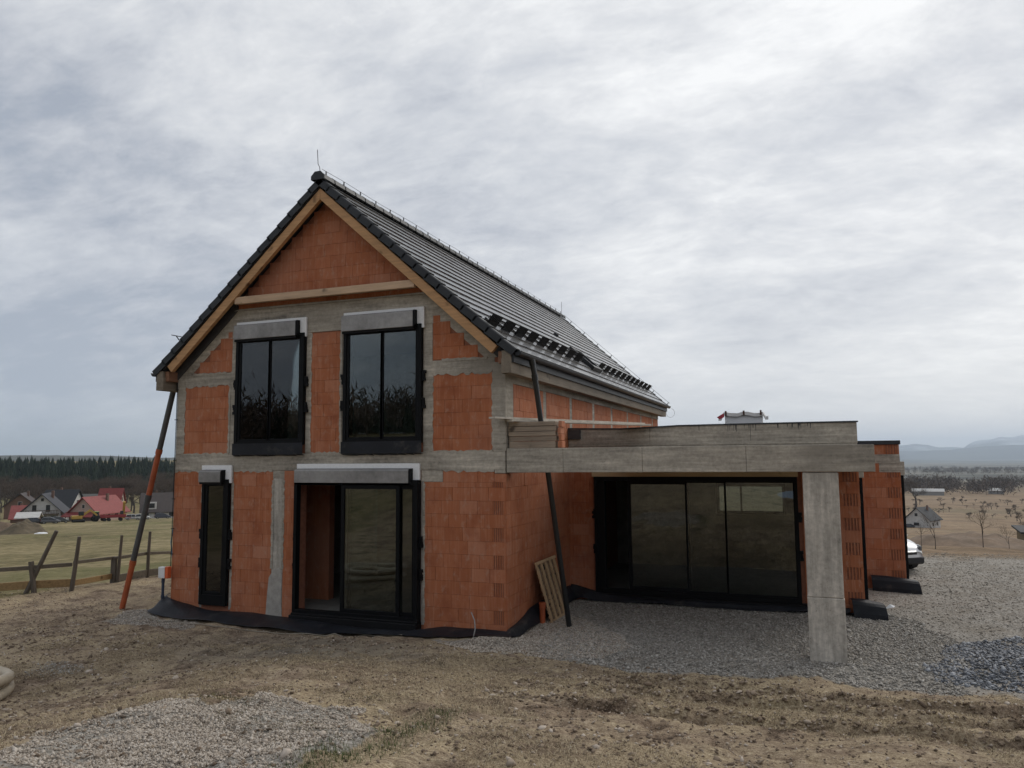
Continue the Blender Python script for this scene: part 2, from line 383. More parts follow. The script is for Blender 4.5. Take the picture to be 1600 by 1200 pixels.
def tile_mat():
    n = NT('graphite_concrete_tile'); a = n.noise(3, 5, .6); b = n.noise(1.1, 3, .5, (1, .3, 1))
    n.base(n.ramp(a, [(.3, (.020, .021, .023)), (.7, (.037, .038, .041))])); n.rough(n.math('ADD', n.math('MULTIPLY', b, .10), .17)); n.spec(1.0); n.b.inputs['IOR'].default_value = 1.75
    n.bump(n.noise(40, 3), .06, .003); return n.mat
M['tile'] = tile_mat()
M['verge'] = simple('graphite_verge_tile', (.022, .024, .027), .5, .3, 4, .08, .4)
def membrane_mat():
    n = NT('black_foundation_membrane'); a = n.noise(2.2, 5, .6); v = n.t.nodes.new('ShaderNodeTexVoronoi'); v.inputs['Scale'].default_value = 45
    n.lk(n.geo.outputs['Position'], v.inputs['Vector'])
    d = n.noise(3.2, 6, .7, loc=(4, 4, 4)); c = n.ramp(a, [(.3, (.006, .007, .010)), (.7, (.015, .017, .023))])
    c = n.mix(n.math('MULTIPLY', n.math('SUBTRACT', d, .57, True), 2.4, True), c, (.11, .098, .082))
    n.base(c); n.rough(.55); n.spec(.3); n.bump(n.math('ADD', n.math('MULTIPLY', a, 1.0), n.math('MULTIPLY', v.outputs['Distance'], .25)), .5, .02); return n.mat
M['membrane'] = membrane_mat()

def ground_mat():
    n = NT('yard_and_fields')
    n1 = n.noise(.30, 6, .6); n2 = n.noise(1.5, 6, .65, loc=(3, 1, 0)); n3 = n.noise(9, 5, .7, loc=(7, 7, 0)); n4 = n.noise(46, 4, .7)
    strawy = n.noise(13, 5, .7, (1.0, 3.2, 1), loc=(2, 9, 0))
    t = n.math('ADD', n.math('ADD', n.math('MULTIPLY', n2, .33), n.math('MULTIPLY', n3, .37)), n.math('MULTIPLY', n4, .30))
    soil = n.ramp(t, [(.39, (.075, .052, .036)), (.46, (.19, .137, .094)), (.53, (.325, .247, .175)), (.61, (.53, .435, .335))])
    straw = n.ramp(n.math('ADD', n.math('MULTIPLY', strawy, .6), n.math('MULTIPLY', n4, .4)), [(.38, (.145, .105, .064)), (.49, (.37, .285, .180)), (.60, (.60, .495, .335))])
    yard = n.mix(n.math('MULTIPLY', n.math('SUBTRACT', n.math('ADD', n.math('MULTIPLY', n1, .45), n.math('MULTIPLY', n2, .55)), .44, True), 8.0, True), soil, straw)
    gr = n.noise(.8, 5, .6, loc=(11, 5, 0))
    yard = n.mix(n.math('MULTIPLY', n.math('SUBTRACT', gr, .62, True), 2.4, True), yard, (.13, .125, .055))
    dry = n.attr('clay'); yard = n.mix(dry, yard, n.ramp(t, [(.35, (.115, .105, .086)), (.6, (.235, .215, .178))]))
    # crushed stone bed under the loose stones
    v = n.t.nodes.new('ShaderNodeTexVoronoi'); v.inputs['Scale'].default_value = 38; n.lk(n.geo.outputs['Position'], v.inputs['Vector'])
    vs_ = n.t.nodes.new('ShaderNodeSeparateColor'); n.lk(v.outputs['Color'], vs_.inputs[0])
    stone = n.ramp(vs_.outputs[0], [(0, (.20, .182, .156)), (.5, (.33, .303, .264)), (1, (.48, .445, .395))])
    stone = n.mix(n.math('MULTIPLY', n.math('SUBTRACT', n2, .47, True), 3, True), stone, (.25, .215, .17))
    c = n.mix(n.attr('stone'), yard, stone)
    # far land
    fa = n.noise(.055, 6, .65, (1, 1, 1)); fb = n.noise(.5, 5, .7, (1, 1, 1)); fc = n.noise(.010, 4, .5, (1, 1, 1), loc=(5, 5, 0))
    ft = n.math('ADD', n.math('MULTIPLY', fa, .5), n.math('MULTIPLY', fb, .5))
    ft2 = n.math('ADD', n.math('MULTIPLY', ft, .6), n.math('MULTIPLY', n2, .4))
    left = n.ramp(ft2, [(.40, (.105, .092, .042)), (.5, (.215, .178, .090)), (.60, (.34, .275, .155))])
    right = n.ramp(ft, [(.36, (.12, .080, .048)), (.5, (.25, .175, .108)), (.64, (.35, .255, .165))])
    right = n.mix(n.math('MULTIPLY', n.math('SUBTRACT', fc, .50, True), 2.0, True), right, (.19, .17, .10))
    fur = n.noise(1.0, 5, .65, (.012, .14, 1)); right = n.mix(n.math('MULTIPLY', n.math('SUBTRACT', fur, .50, True), 4.0, True), right, (.105, .080, .052)); fur2 = n.noise(1.0, 4, .6, (.010, .09, 1), loc=(40, 9, 0)); right = n.mix(n.math('MULTIPLY', n.math('SUBTRACT', fur2, .56, True), 4.0, True), right, (.36, .29, .20))
    plain = n.ramp(n.noise(.0035, 5, .6, (1, 1, 1)), [(.38, (.055, .058, .05)), (.5, (.13, .125, .10)), (.62, (.20, .185, .15))])
    c = n.mix(n.attr('left'), c, left); c = n.mix(n.attr('right'), c, right); c = n.mix(n.attr('plain'), c, plain)
    c = n.mix(n.attr('green'), c, n.ramp(ft, [(.35, (.060, .072, .022)), (.65, (.125, .135, .045))]))
    n.base(c); n.rough(.95); n.spec(.15)
    n.bump(n.math('ADD', n.math('MULTIPLY', n3, .6), n.math('MULTIPLY', n4, .4)), .9, .07); return n.mat
M['ground'] = ground_mat()
def stone_mat(name, stops, rough=.8):
    n = NT(name); a = n.attr('rnd'); c = n.ramp(a, stops); k = n.noise(60, 3)
    n.base(n.mix(n.math('MULTIPLY', k, .35), c, tuple(q*.5 for q in stops[0][1]))); n.rough(rough); n.spec(.3); return n.mat
M['st_pale'] = stone_mat('pale_gravel', [(0, (.20, .16, .125)), (.3, (.39, .33, .265)), (.65, (.51, .445, .37)), (1, (.64, .575, .495))])
M['st_grey'] = stone_mat('grey_crushed_stone', [(0, (.18, .166, .145)), (.4, (.325, .302, .266)), (.75, (.43, .40, .355)), (1, (.56, .525, .475))])
M['st_slate'] = stone_mat('blue_grey_crushed_stone', [(0, (.09, .095, .105)), (.4, (.17, .18, .198)), (.8, (.27, .283, .305)), (1, (.42, .43, .445))], .6)
M['st_soil'] = stone_mat('soil_clods', [(0, (.12, .086, .060)), (.45, (.23, .172, .122)), (.75, (.34, .27, .20)), (1, (.58, .50, .42))], .95)
M['blade'] = stone_mat('dry_grass_blades', [(0, (.13, .095, .055)), (.45, (.35, .27, .168)), (.8, (.51, .41, .262)), (1, (.62, .53, .37))], .9)
M['blade_g'] = stone_mat('green_grass_blades', [(0, (.035, .052, .014)), (.5, (.065, .095, .025)), (.85, (.11, .14, .045)), (1, (.24, .20, .10))], .8)

# ------------------------------------------------------------------ the land (one sheet to the horizon)
def in_poly(x, y, poly):
    inside = np.zeros(x.shape, bool); n = len(poly)
    for i in range(n):
        x0, y0 = poly[i]; x1, y1 = poly[(i+1) % n]
        c = ((y0 > y) != (y1 > y)) & (x < (x1-x0)*(y-y0)/(y1-y0+1e-12)+x0)
        inside ^= c
    return inside
def soft_poly(x, y, poly, amp=.25, fr=1.6, seed=31):
    return in_poly(x+amp*2*fbm(x*fr, y*fr, 3, seed), y+amp*2*fbm(x*fr+50, y*fr, 3, seed+7), poly)
STONE_YARD = [(-1.3, -.70), (-.6, -.95), (.1, -1.25), (1.29, -1.42), (2.05, -1.52), (2.8, -1.70), (3.6, -1.62), (5.2, -1.2), (6.0, -1.35), (6.83, -1.55), (7.8, -1.3), (12, .5), (16, 9), (15, 16.5), (10, 17), (6.5, 17), (6.5, 9), (6.3, 4), (-.1, 4.2), (-.1, -.4)]
STONE_FORE = [(-.8, -9.2), (-1.15, -8.25), (-1.25, -7.55), (-1.0, -7.1), (-.2, -7.2), (-.2, -6.5), (.3, -6.42), (.85, -6.5), (1.5, -6.95), (1.66, -7.25), (1.65, -8.2), (.6, -9.6)]
STONE_SLATE = [(7.3, 1.8), (6.9, .1), (7.05, -.85), (7.9, -1.0), (10.5, -.4), (10.5, 3), (8.7, 2.8), (7.96, 2.4)]
STONE_PALE = [(-.95, -1.02), (-.02, -1.45), (1.11, -1.52), (1.9, -1.0), (2.3, 0), (1.5, 1.4), (.3, 2.2), (.02, 0), (-.3, -.5)]
STONE_HEAP = [(-8.9, -.3), (-8.5, -1.1), (-7.4, -1.35), (-6.3, -1.25), (-6.5, -.75), (-7.6, -.5), (-8.3, .1)]
def build_ground():
    a0 = -YAW-44; a1 = -YAW+44
    az = np.concatenate([np.linspace(a0, a1, 520, endpoint=False), np.linspace(a1, a0+360, 150, endpoint=False)])
    rr = [1.0]
    while rr[-1] < 30000:
        r = rr[-1]; rr.append(r*(1.05 if r < 3 else 1.0078 if r < 26 else 1.03 if r < 250 else 1.07))
    rr = np.array(rr); na, nr = len(az), len(rr)
    A, D = np.meshgrid(np.radians(az), rr)
    X = CAM[0]+D*np.sin(A); Y = CAM[1]+D*np.cos(A); Z = ground_z(X, Y)
    V = np.stack([X, Y, Z], -1).reshape(-1, 3)
    V = np.vstack([V, [[CAM[0], CAM[1], gz(CAM[0], CAM[1])]]])
    i, j = np.meshgrid(np.arange(nr-1), np.arange(na), indexing='ij'); j2 = (j+1) % na
    F = np.stack([i*na+j, i*na+j2, (i+1)*na+j2, (i+1)*na+j], -1).reshape(-1, 4)[:, ::-1]
    x, y = V[:, 0], V[:, 1]; d = np.hypot(x-CAM[0], y-CAM[1]); azv = np.degrees(np.arctan2(x-CAM[0], y-CAM[1]))
    nz = fbm(x*.35, y*.35, 4, 61)
    st = np.zeros(len(x))
    for p in (STONE_YARD, STONE_FORE, STONE_SLATE, STONE_HEAP): st = np.maximum(st, soft_poly(x, y, p).astype(float))
    clay = .8*np.exp(-(((x+2.6)/2.6)**2+((y+2.3)/1.1)**2))+.7*np.exp(-(((x+6.0)/.5)**2+((y+4.2)/.3)**2))
    clay = np.clip(clay*(1+1.6*fbm(x*.9, y*.9, 3, 17)), 0, 1)
    side = sstep(-30, -10, azv); behind = sstep(85, 120, np.abs(azv+18))
    fade = sstep(17.5, 22.5, d+6*nz)
    left = np.maximum(fade*(1-side)*sstep(-15.0, -13.6, -x+2.2*nz-28.0*0)*1.0, 0)
    left = np.where(x < -13.4, fade*(1-side), 0)*(1-behind); left = np.maximum(left, behind*sstep(9, 16, d))
    right = sstep(27, 31, d+5*nz)*side*(1-behind); plain = sstep(900, 1800, d)*(1-behind)
    plain = plain*side
    st = st*(1-sstep(28.5, 30.5, d+3*nz))
    green = sstep(.10, .22, fbm(x*.06, y*.06, 3, 73))*sstep(20, 30, d)*.55*(1-plain)*(1-.75*side)
    green = np.maximum(green, .8*np.exp(-((d-31-.8*np.sin(azv))/1.6)**2)*side*sstep(.0, .12, fbm(x*.2, y*.2, 3, 81)+.06))
    attrs = {'stone': st, 'clay': clay, 'left': left, 'right': right, 'plain': plain, 'green': np.clip(green, 0, 1)}
    me = mesh_np('ground', V, F, M['ground'], attrs, smooth=True)
    # centre fan
    o = link('ground', me); tag(o, kind='structure'); return o
build_ground()

# loose stones, clods and grass: uncountable, one object each
ICO = None
def ico():
    t = (1+5**.5)/2
    v = np.array([(-1, t, 0), (1, t, 0), (-1, -t, 0), (1, -t, 0), (0, -1, t), (0, 1, t), (0, -1, -t), (0, 1, -t), (t, 0, -1), (t, 0, 1), (-t, 0, -1), (-t, 0, 1)], float)
    v /= np.linalg.norm(v[0])
    f = np.array([(0, 11, 5), (0, 5, 1), (0, 1, 7), (0, 7, 10), (0, 10, 11), (1, 5, 9), (5, 11, 4), (11, 10, 2), (10, 7, 6), (7, 1, 8), (3, 9, 4), (3, 4, 2), (3, 2, 6), (3, 6, 8), (3, 8, 9), (4, 9, 5), (2, 4, 11), (6, 2, 10), (8, 6, 7), (9, 8, 1)])
    return v, f
OCT = (np.array([(1, 0, 0), (0, 1, 0), (-1, 0, 0), (0, -1, 0), (0, 0, 1), (0, 0, -1)], float), np.array([(0, 1, 4), (1, 2, 4), (2, 3, 4), (3, 0, 4), (1, 0, 5), (2, 1, 5), (3, 2, 5), (0, 3, 5)]))
def scatter_stones(name, label, pts, size, mat, flat=.65, proto=None, sink=.25, jag=.22):
    v, f = proto or ico(); n = len(pts); P = np.asarray(pts); g = rng
    s = size*np.exp(g.normal(0, .33, n))
    a = g.uniform(0, 2*math.pi, n); ca, sa = np.cos(a), np.sin(a)
    vv = v[None]*(1+g.uniform(-jag, jag, (n, len(v), 1)))
    sx = s*g.uniform(.85, 1.35, n); sy = s*g.uniform(.7, 1.1, n); sz = s*flat*g.uniform(.7, 1.3, n)
    vv = vv*np.stack([sx, sy, sz], -1)[:, None, :]
    tx = g.normal(0, .35, n)[:, None]; zz = vv[..., 2]+tx*vv[..., 0]
    X = vv[..., 0]*ca[:, None]-vv[..., 1]*sa[:, None]; Y = vv[..., 0]*sa[:, None]+vv[..., 1]*ca[:, None]
    z0 = ground_z(P[:, 0], P[:, 1])+sz*(.5-sink)+g.uniform(0, .3, n)*s
    V = np.stack([X+P[:, :1], Y+P[:, 1:2], zz+z0[:, None]], -1).reshape(-1, 3)
    F = (f[None]+(np.arange(n)*len(v))[:, None, None]).reshape(-1, 3)
    me = mesh_np(name, V, F, mat, {'rnd': np.repeat(g.uniform(0, 1, n), len(v))})
    o = link(name, me); tag(o, label, 'gravel', kind='stuff'); return o
def pts_in(poly, n, soft=.25, extra=None):
    p = np.array(poly); out = []; lo = p.min(0)-.4; hi = p.max(0)+.4; tot = 0
    while tot < n:
        q = rng.uniform(lo, hi, (n*2, 2)); k = soft_poly(q[:, 0], q[:, 1], poly, soft)
        if extra is not None: k &= extra(q[:, 0], q[:, 1])
        q = q[k]; out.append(q); tot += len(q)
    return np.vstack(out)[:n]
outside_house = lambda x, y: ~((x > -8) & (x < 0.02) & (y > -.05)) & ~((x > -.1) & (x < 6.3) & (y > 4.05)) & ~((x > 6) & (x < 7.45) & (y > 7.55) & (y < 9.5)) & (np.hypot(x-CAM[0], y-CAM[1]) < 30.5)
q = pts_in(STONE_FORE, 34000, .45, lambda x, y: (fbm(x*1.3, y*1.3, 3, 5) > -.10) | (rng.uniform(0, 1, x.shape) < .22))
scatter_stones('gravel_spill', 'pale pinkish gravel spilled on the soil in the left foreground', q, .0092, M['st_pale'], .75, OCT, .25, .35)
q = pts_in(STONE_PALE, 24000, .25, outside_house)
scatter_stones('gravel_bank', 'pale gravel banked round the near brick corner', q, .0115, M['st_pale'], .7, OCT, .25, .35)
q = pts_in(STONE_HEAP, 2600, .25, outside_house)
scatter_stones('gravel_mound', 'small pale gravel mound at the far left foot of the house', q, .0115, M['st_pale'], .7, OCT, .25, .35)
near_terrace = [(1.0, -1.45), (2.05, -1.52), (2.8, -1.70), (3.6, -1.62), (5.2, -1.2), (6.0, -1.35), (7.2, -1.5), (7.6, 2.4), (6.6, 5), (.1, 4.2), (.5, 1.2)]
q = pts_in(near_terrace, 36000, .25, outside_house)
scatter_stones('crushed_stone_bed', 'grey crushed stone covering the terrace round the concrete column', q, .0165, M['st_grey'], .55, OCT, .25, .40)
q = pts_in(STONE_YARD, 17000, .2, lambda x, y: outside_house(x, y) & (x > 5.9) & (y > 1.5))
scatter_stones('drive_gravel', 'pale brownish gravel drive right of the house', q, .016, stone_mat('drive_gravel_stone', [(0, (.25, .218, .178)), (.4, (.36, .32, .27)), (.8, (.45, .41, .355)), (1, (.55, .51, .455))]), .42, OCT)
q = pts_in(STONE_SLATE, 8000, .25)
scatter_stones('slate_chippings', 'blue grey broken stone spread at the right edge', q, .026, M['st_slate'], .45, OCT, .25, .42)
soil_area = [(-14, 2), (-9, .2), (-8.4, -.6), (-1, -.9), (1, -1.4), (6, -1.2), (12, 1), (12, -7), (5, -11), (-6, -9), (-16, -3)]
q = pts_in(soil_area, 24000, .2)
scatter_stones('soil_crumbs', 'loose soil crumbs and pebbles strewn over the yard', q, .0115, M['st_soil'], .7, OCT, .3, .3)
q = pts_in(soil_area, 5200, .2, lambda x, y: (fbm(x*.9, y*.9, 3, 90) > .04) & (y < -1.2))
rut = []
for c0, sk in ((-3.55, .05), (-4.55, .03), (-2.75, .07)):
    xx = rng.uniform(1.5, 10, 900); rut.append(np.stack([xx, c0+sk*(xx-3)+.16*np.sin(xx*1.1+c0)+rng.normal(.1, .13, 900)], -1))
q = np.vstack([q]+rut)
scatter_stones('soil_clods', 'bigger lumps of earth lying about the yard', q, .0195, M['st_soil'], .55, None, .5, .4)

def blades(name, label, P, length, width, lean, mat, curl=.3, cat='grass'):
    n = len(P); g = rng; a = g.uniform(0, 2*math.pi, n); L = length*g.uniform(.5, 1.3, n)
    th = np.clip(g.normal(lean[0], lean[1], n), .02, 1.5)
    dx, dy = np.cos(a), np.sin(a); px_, py_ = -dy, dx; z = ground_z(P[:, 0], P[:, 1])-.004
    w = width*g.uniform(.6, 1.3, n)
    b0 = np.stack([P[:, 0]-px_*w, P[:, 1]-py_*w, z], -1); b1 = np.stack([P[:, 0]+px_*w, P[:, 1]+py_*w, z], -1)
    mx = P[:, 0]+dx*L*.5*np.sin(th*.7); my = P[:, 1]+dy*L*.5*np.sin(th*.7); mz = z+L*.5*np.cos(th*.7)
    m0 = np.stack([mx-px_*w*.7, my-py_*w*.7, mz], -1); m1 = np.stack([mx+px_*w*.7, my+py_*w*.7, mz], -1)
    t2 = np.minimum(th+curl, 1.62); t = np.stack([mx+dx*L*.5*np.sin(t2), my+dy*L*.5*np.sin(t2), mz+L*.5*np.cos(t2)], -1)
    V = np.stack([b0, b1, m1, m0, t], 1).reshape(-1, 3); k = (np.arange(n)*5)[:, None]
    F = np.concatenate([k+np.array([[0, 1, 2]]), k+np.array([[0, 2, 3]]), k+np.array([[3, 2, 4]])], 0)
    o = link(name, mesh_np(name, V, F, mat, {'rnd': np.repeat(g.uniform(0, 1, n), 5)})); tag(o, label, cat, kind='stuff'); return o
straw_ok = lambda x, y: (fbm(x*.55, y*.55, 4, 33)+.35*fbm(x*2.5, y*2.5, 2, 12) > -.02) & ~in_poly(x, y, STONE_YARD) & ~in_poly(x, y, STONE_FORE)
vis_area = [(-6, -2.2), (0, -2), (6, -1.8), (10, -.8), (9, -5), (5.8, -9.0), (2, -10), (-2.6, -9.2), (-9, -3.5)]
q = pts_in(vis_area, 150000, .2, straw_ok)
blades('dry_grass', 'trampled straw coloured dry grass over the front yard', q, .055, .0024, (1.28, .22), M['blade'])
tc_ = np.array([(1.72, -8.0), (1.85, -7.6), (1.75, -7.2), (1.8, -6.75), (1.7, -6.2), (1.55, -7.9), (1.6, -8.3)])
q = tc_[rng.integers(0, len(tc_), 1700)]+rng.normal(0, .14, (1700, 2))*np.array([[.75, 1.0]])
blades('green_grass', 'fresh green grass tuft beside the pale gravel', q, .075, .0022, (.75, .4), M['blade_g'])
tc_ = np.array([(-.5, -7.0), (-.2, -6.9), (.25, -7.6), (.95, -7.5), (-1.6, -6.3), (-1.0, -6.2), (.6, -5.9), (-2.6, -7.2), (-3.4, -5.2), (5.6, -4.0), (4.6, -3.9)])
q = tc_[rng.integers(0, len(tc_), 3400)]+rng.normal(0, .18, (3400, 2))
blades('weedy_tufts', 'short olive weed tufts scattered round the gravel', q, .05, .0022, (.9, .35), stone_mat('olive_weeds', [(0, (.05, .05, .022)), (.5, (.10, .092, .042)), (1, (.22, .18, .09))], .9))

# ------------------------------------------------------------------ the house
house = empty('brick_house', (0, 0, 0)); tag(house, 'unfinished red hollow brick house with dark tiled gable roof and concrete terrace frame', 'house')
W = 7.89; XM = -W/2; EAVE_X = .336; EAVE_Z = 5.035; APEX = 8.88; Y0 = -.40; Y1 = 16.87
SL = (APEX-EAVE_Z)/(EAVE_X-XM); SA = math.atan(SL)
WING_Y = 4.1; WING_X = 6.26; BLK_Y = 7.6; BLK_X = 7.42; BLK_Y1 = 9.4

def core(name, parent, mat, ax, u0, u1, v0, v1, w0, w1, holes=()):
    """Wall slab with rectangular openings; ax 'x': u is x and w is y; ax 'y': u is y and w is x."""
    us = sorted({u0, u1, *[h[0] for h in holes], *[h[1] for h in holes]}); vs_ = sorted({v0, v1, *[h[2] for h in holes], *[h[3] for h in holes]})
    us = [u for u in us if u0 <= u <= u1]; vs_ = [v for v in vs_ if v0 <= v <= v1]
    m = MB()
    for a, b in zip(us[:-1], us[1:]):
        run = None
        for c, d in list(zip(vs_[:-1], vs_[1:])):
            hole = any(h[0] <= (a+b)/2 <= h[1] and h[2] <= (c+d)/2 <= h[3] for h in holes)
            if not hole: run = (run[0], d) if run else (c, d)
            if hole and run: emit(m, ax, a, b, *run, w0, w1); run = None
        if run: emit(m, ax, a, b, *run, w0, w1)
    return m.build(name, mat, parent)
def emit(m, ax, a, b, c, d, w0, w1):
    if ax == 'x': m.box(a, b, w0, w1, c, d)
    else: m.box(w0, w1, a, b, c, d)

WIN_UL = (-6.22, -4.46, 3.36, 5.70); WIN_UR = (-3.50, -1.72, 3.36, 5.70)
WIN_SM = (-7.04, -6.33, -.02, 2.64); SLIDER = (-4.60, -1.76, -.05, 2.64); WSL = (.66, 5.06, -.02, 2.60)
gable = core('gable_wall', house, M['mortar'], 'x', -W+.01, -.01, -.6, 4.9, 0, .28, [WIN_UL, WIN_UR, WIN_SM, SLIDER])
mb = MB()   # sloping part of the gable core with the tops of the two upper windows cut out
def gtop(x): return APEX-.30-SL*abs(x-XM)
xs = sorted([-W+.05, WIN_UL[0], WIN_UL[1], XM, WIN_UR[0], WIN_UR[1], -.05])
for a, b in zip(xs[:-1], xs[1:]):
    zb = 5.70 if any(w[0] <= (a+b)/2 <= w[1] for w in (WIN_UL, WIN_UR)) else 4.9
    mb.prism([(a, zb), (b, zb), (b, gtop(b)), (a, gtop(a))], lambda u, v: (u, 0, v), lambda u, v: (u, .28, v))
mb.build('gable_peak', M['mortar'], house)
side = core('side_wall', house, M['mortar'], 'y', .28, 16.45, -.6, 4.75, -.28, -.01)
core('far_side_wall', house, M['mortar'], 'y', .28, 16.45, -.6, 4.75, -W+.01, -W+.28)
core('rear_wall', house, M['mortar'], 'x', -W+.01, -.01, -.6, 4.9, 16.2, 16.45)
wingf = core('wing_wall', house, M['mortar'], 'x', -.02, WING_X-.01, -.6, 3.30, WING_Y, WING_Y+.28, [WSL])
core('wing_side_wall', house, M['mortar'], 'y', WING_Y+.28, BLK_Y1, -.6, 3.30, WING_X-.28, WING_X-.01)
REARW = (2.85, 4.72, 1.42, 2.28)
core('wing_rear_wall', house, M['inner'], 'x', -.02, WING_X-.28, -.6, 3.30, BLK_Y1-.28, BLK_Y1, [REARW])
blockf = core('annex_wall', house, M['mortar'], 'x', WING_X, BLK_X-.01, -.6, 3.32, BLK_Y, BLK_Y+.28)
core('annex_side_wall', house, M['mortar'], 'y', BLK_Y+.28, BLK_Y1, -.6, 3.32, BLK_X-.28, BLK_X-.01)
# floors and ceilings
m = MB(); m.box(-W+.28, -.28, .28, 16.2, -.5, -.06); m.box(.0, WING_X-.28, WING_Y+.28, BLK_Y1-.28, -.5, -.05); m.build('floor_slab', M['floor'], house)
m = MB(); m.box(-W+.28, -.28, .28, 16.2, 2.84, 3.14); m.box(.0, WING_X-.28, WING_Y+.28, BLK_Y1-.28, 2.84, 3.12); m.build('ceiling_slab', M['inner'], house)
m = MB(); m.box(-W+.3, -5.75, 4.9, 5.1, -.06, 2.84); m.box(-5.75, -.28, 6.2, 6.4, -.06, 2.84); m.box(-6.6, -1.3, 5.0, 5.2, 3.14, 5.9); m.build('inner_wall', M['inner'], house)
m = MB(); m.box(-5.42, -4.80, 1.42, 1.62, -.06, 2.80); m.build('inner_brick_pier', M['brick'], house)

# ---- bricks: every block its own piece; the 300 that show largest are objects, the rest one part
BR_L, BR_H, GAP = .372, .25, .003
bricks = []      # (wall parent, poly in (u,v), wall frame fn, grooved)
def clip_rect(u0, u1, v0, v1): return [(u0, v0), (u1, v0), (u1, v1), (u0, v1)]
def fill(parent, frame, u0, u1, v0, v1, vref=0.0, shift=0.0, lim=None, grooves=()):
    """Lay running bond into a rectangle. frame(u,v,w)->world. lim(vm)->(ua,ub) narrows each course.
    grooves: (ua,ub,parity) gives courses of that parity a grooved end block."""
    k0 = math.floor((v0-vref)/BR_H); k = k0
    while vref+k*BR_H < v1-1e-6:
        a = max(v0, vref+k*BR_H); b = min(v1, vref+(k+1)*BR_H); ua, ub = u0, u1
        if lim:
            la, lb = lim((a+b)/2); ua, ub = max(ua, la), min(ub, lb)
        k += 1
        if b-a < .03 or ub-ua < .06: continue
        off = shift+(.5 if k % 2 else 0)*BR_L+random.uniform(-.06, .06)
        cuts = [ua]; gset = []
        for ga, gb, par in grooves:
            if k % 2 == par and b-a > .1 and ga >= ua-1e-6 and gb <= ub+1e-6: gset.append((ga, gb))
        j = math.ceil((ua-off)/BR_L+1e-6)
        while off+j*BR_L < ub-.07:
            c = off+j*BR_L
            if c-ua > .07 and not any(ga-.08 < c < gb+.08 for ga, gb in gset): cuts.append(c)
            j += 1
        for ga, gb in gset:
            for g_ in (ga, gb):
                if g_ > ua+.03 and g_ < ub-.02: cuts.append(g_)
        cuts = sorted(cuts)+[ub]
        for c, d in zip(cuts[:-1], cuts[1:]):
            gr = any(abs(c-ga) < .03 and abs(d-gb) < .03 for ga, gb in gset)
            bricks.append((parent, (c+GAP/2, d-GAP/2, a+GAP/2, b-GAP/2), frame, gr))
fr_g = lambda u, v, w: (u, -w, v)                       # gable
fr_s = lambda u, v, w: (w, u, v)                        # long side, x = 0
fr_w = lambda u, v, w: (u, WING_Y-w, v)                 # wing front
fr_b = lambda u, v, w: (u, BLK_Y-w, v)                  # annex front
fr_ws = lambda u, v, w: (WING_X-.01+w, u, v)            # wing right side
fr_bs = lambda u, v, w: (BLK_X-.01+w, u, v)
for a, b in ((-6.27, -5.24), (-4.95, -4.66)): fill(gable, fr_g, a, b, -.35, 2.82, 0, .11)
fill(gable, fr_g, -W, -7.10, -.35, 2.86, 0, .02, None, [(-W+.03, -W+.25, 1)])
fill(gable, fr_g, -1.69, 0, -.35, 2.60, 0, .0, None, [(-.26, -.05, 1)])
fill(gable, fr_g, -1.28, -.22, 2.60, 2.83, .1, .0); fill(gable, fr_g, -.22, 0, 2.60, 2.76, .1, .0)
fill(gable, fr_g, -7.66, -6.43, 3.18, 4.69, .18, .1); fill(gable, fr_g, -1.51, -.25, 3.18, 4.70, .18, .2)
fill(gable, fr_g, -4.33, -3.61, 3.18, 5.70, .18, .06)
fill(gable, fr_g, -7.45, -6.39, 4.97, 5.85, .22, .0, lambda v: (-7.42+(v-4.97)*1.12, -6.39))
fill(gable, fr_g, -1.50, -.30, 4.97, 5.85, .22, .15, lambda v: (-1.50, -.40-(v-4.97)*1.16))
fill(gable, fr_g, -7.2, -.7, 6.30, 8.55, .05, .0, lambda v: (XM-(APEX-.36-v)/SL, XM+(APEX-.36-v)/SL))
fill(side, fr_s, .0, WING_Y, -.35, 2.78, 0, .08, None, [(.03, .26, 0)])
POSTS_Y = [2.35, 4.35, 6.5, 8.6, 10.8, 13.0, 15.2]
pv = .42
for py in POSTS_Y+[16.45]:
    fill(side, fr_s, pv, py-.11, 3.22, 4.48, .22, .0); pv = py+.11
fill(wingf, fr_w, .0, .60, -.35, 2.70, 0, .1); fill(wingf, fr_w, 5.14, WING_X, -.35, 2.76, 0, .03, None, [(WING_X-.34, WING_X-.05, 1)])
fill(blockf, fr_b, WING_X, BLK_X, -.35, 2.62, 0, .1, None, [(BLK_X-.33, BLK_X-.04, 1)]); fill(blockf, fr_b, WING_X, 6.95, 2.62, 2.84, .1, .1)
fill(blockf, fr_b, WING_X, BLK_X, 3.06, 3.30, .06, .0, None, [(BLK_X-.33, BLK_X-.04, 1), (BLK_X-.33, BLK_X-.04, 0)])
fill(bpy.data.objects['wing_side_wall'], fr_ws, WING_Y, BLK_Y, -.35, 2.7, 0, .1); fill(bpy.data.objects['annex_side_wall'], fr_bs, BLK_Y, BLK_Y1, -.35, 2.6, 0, .1)

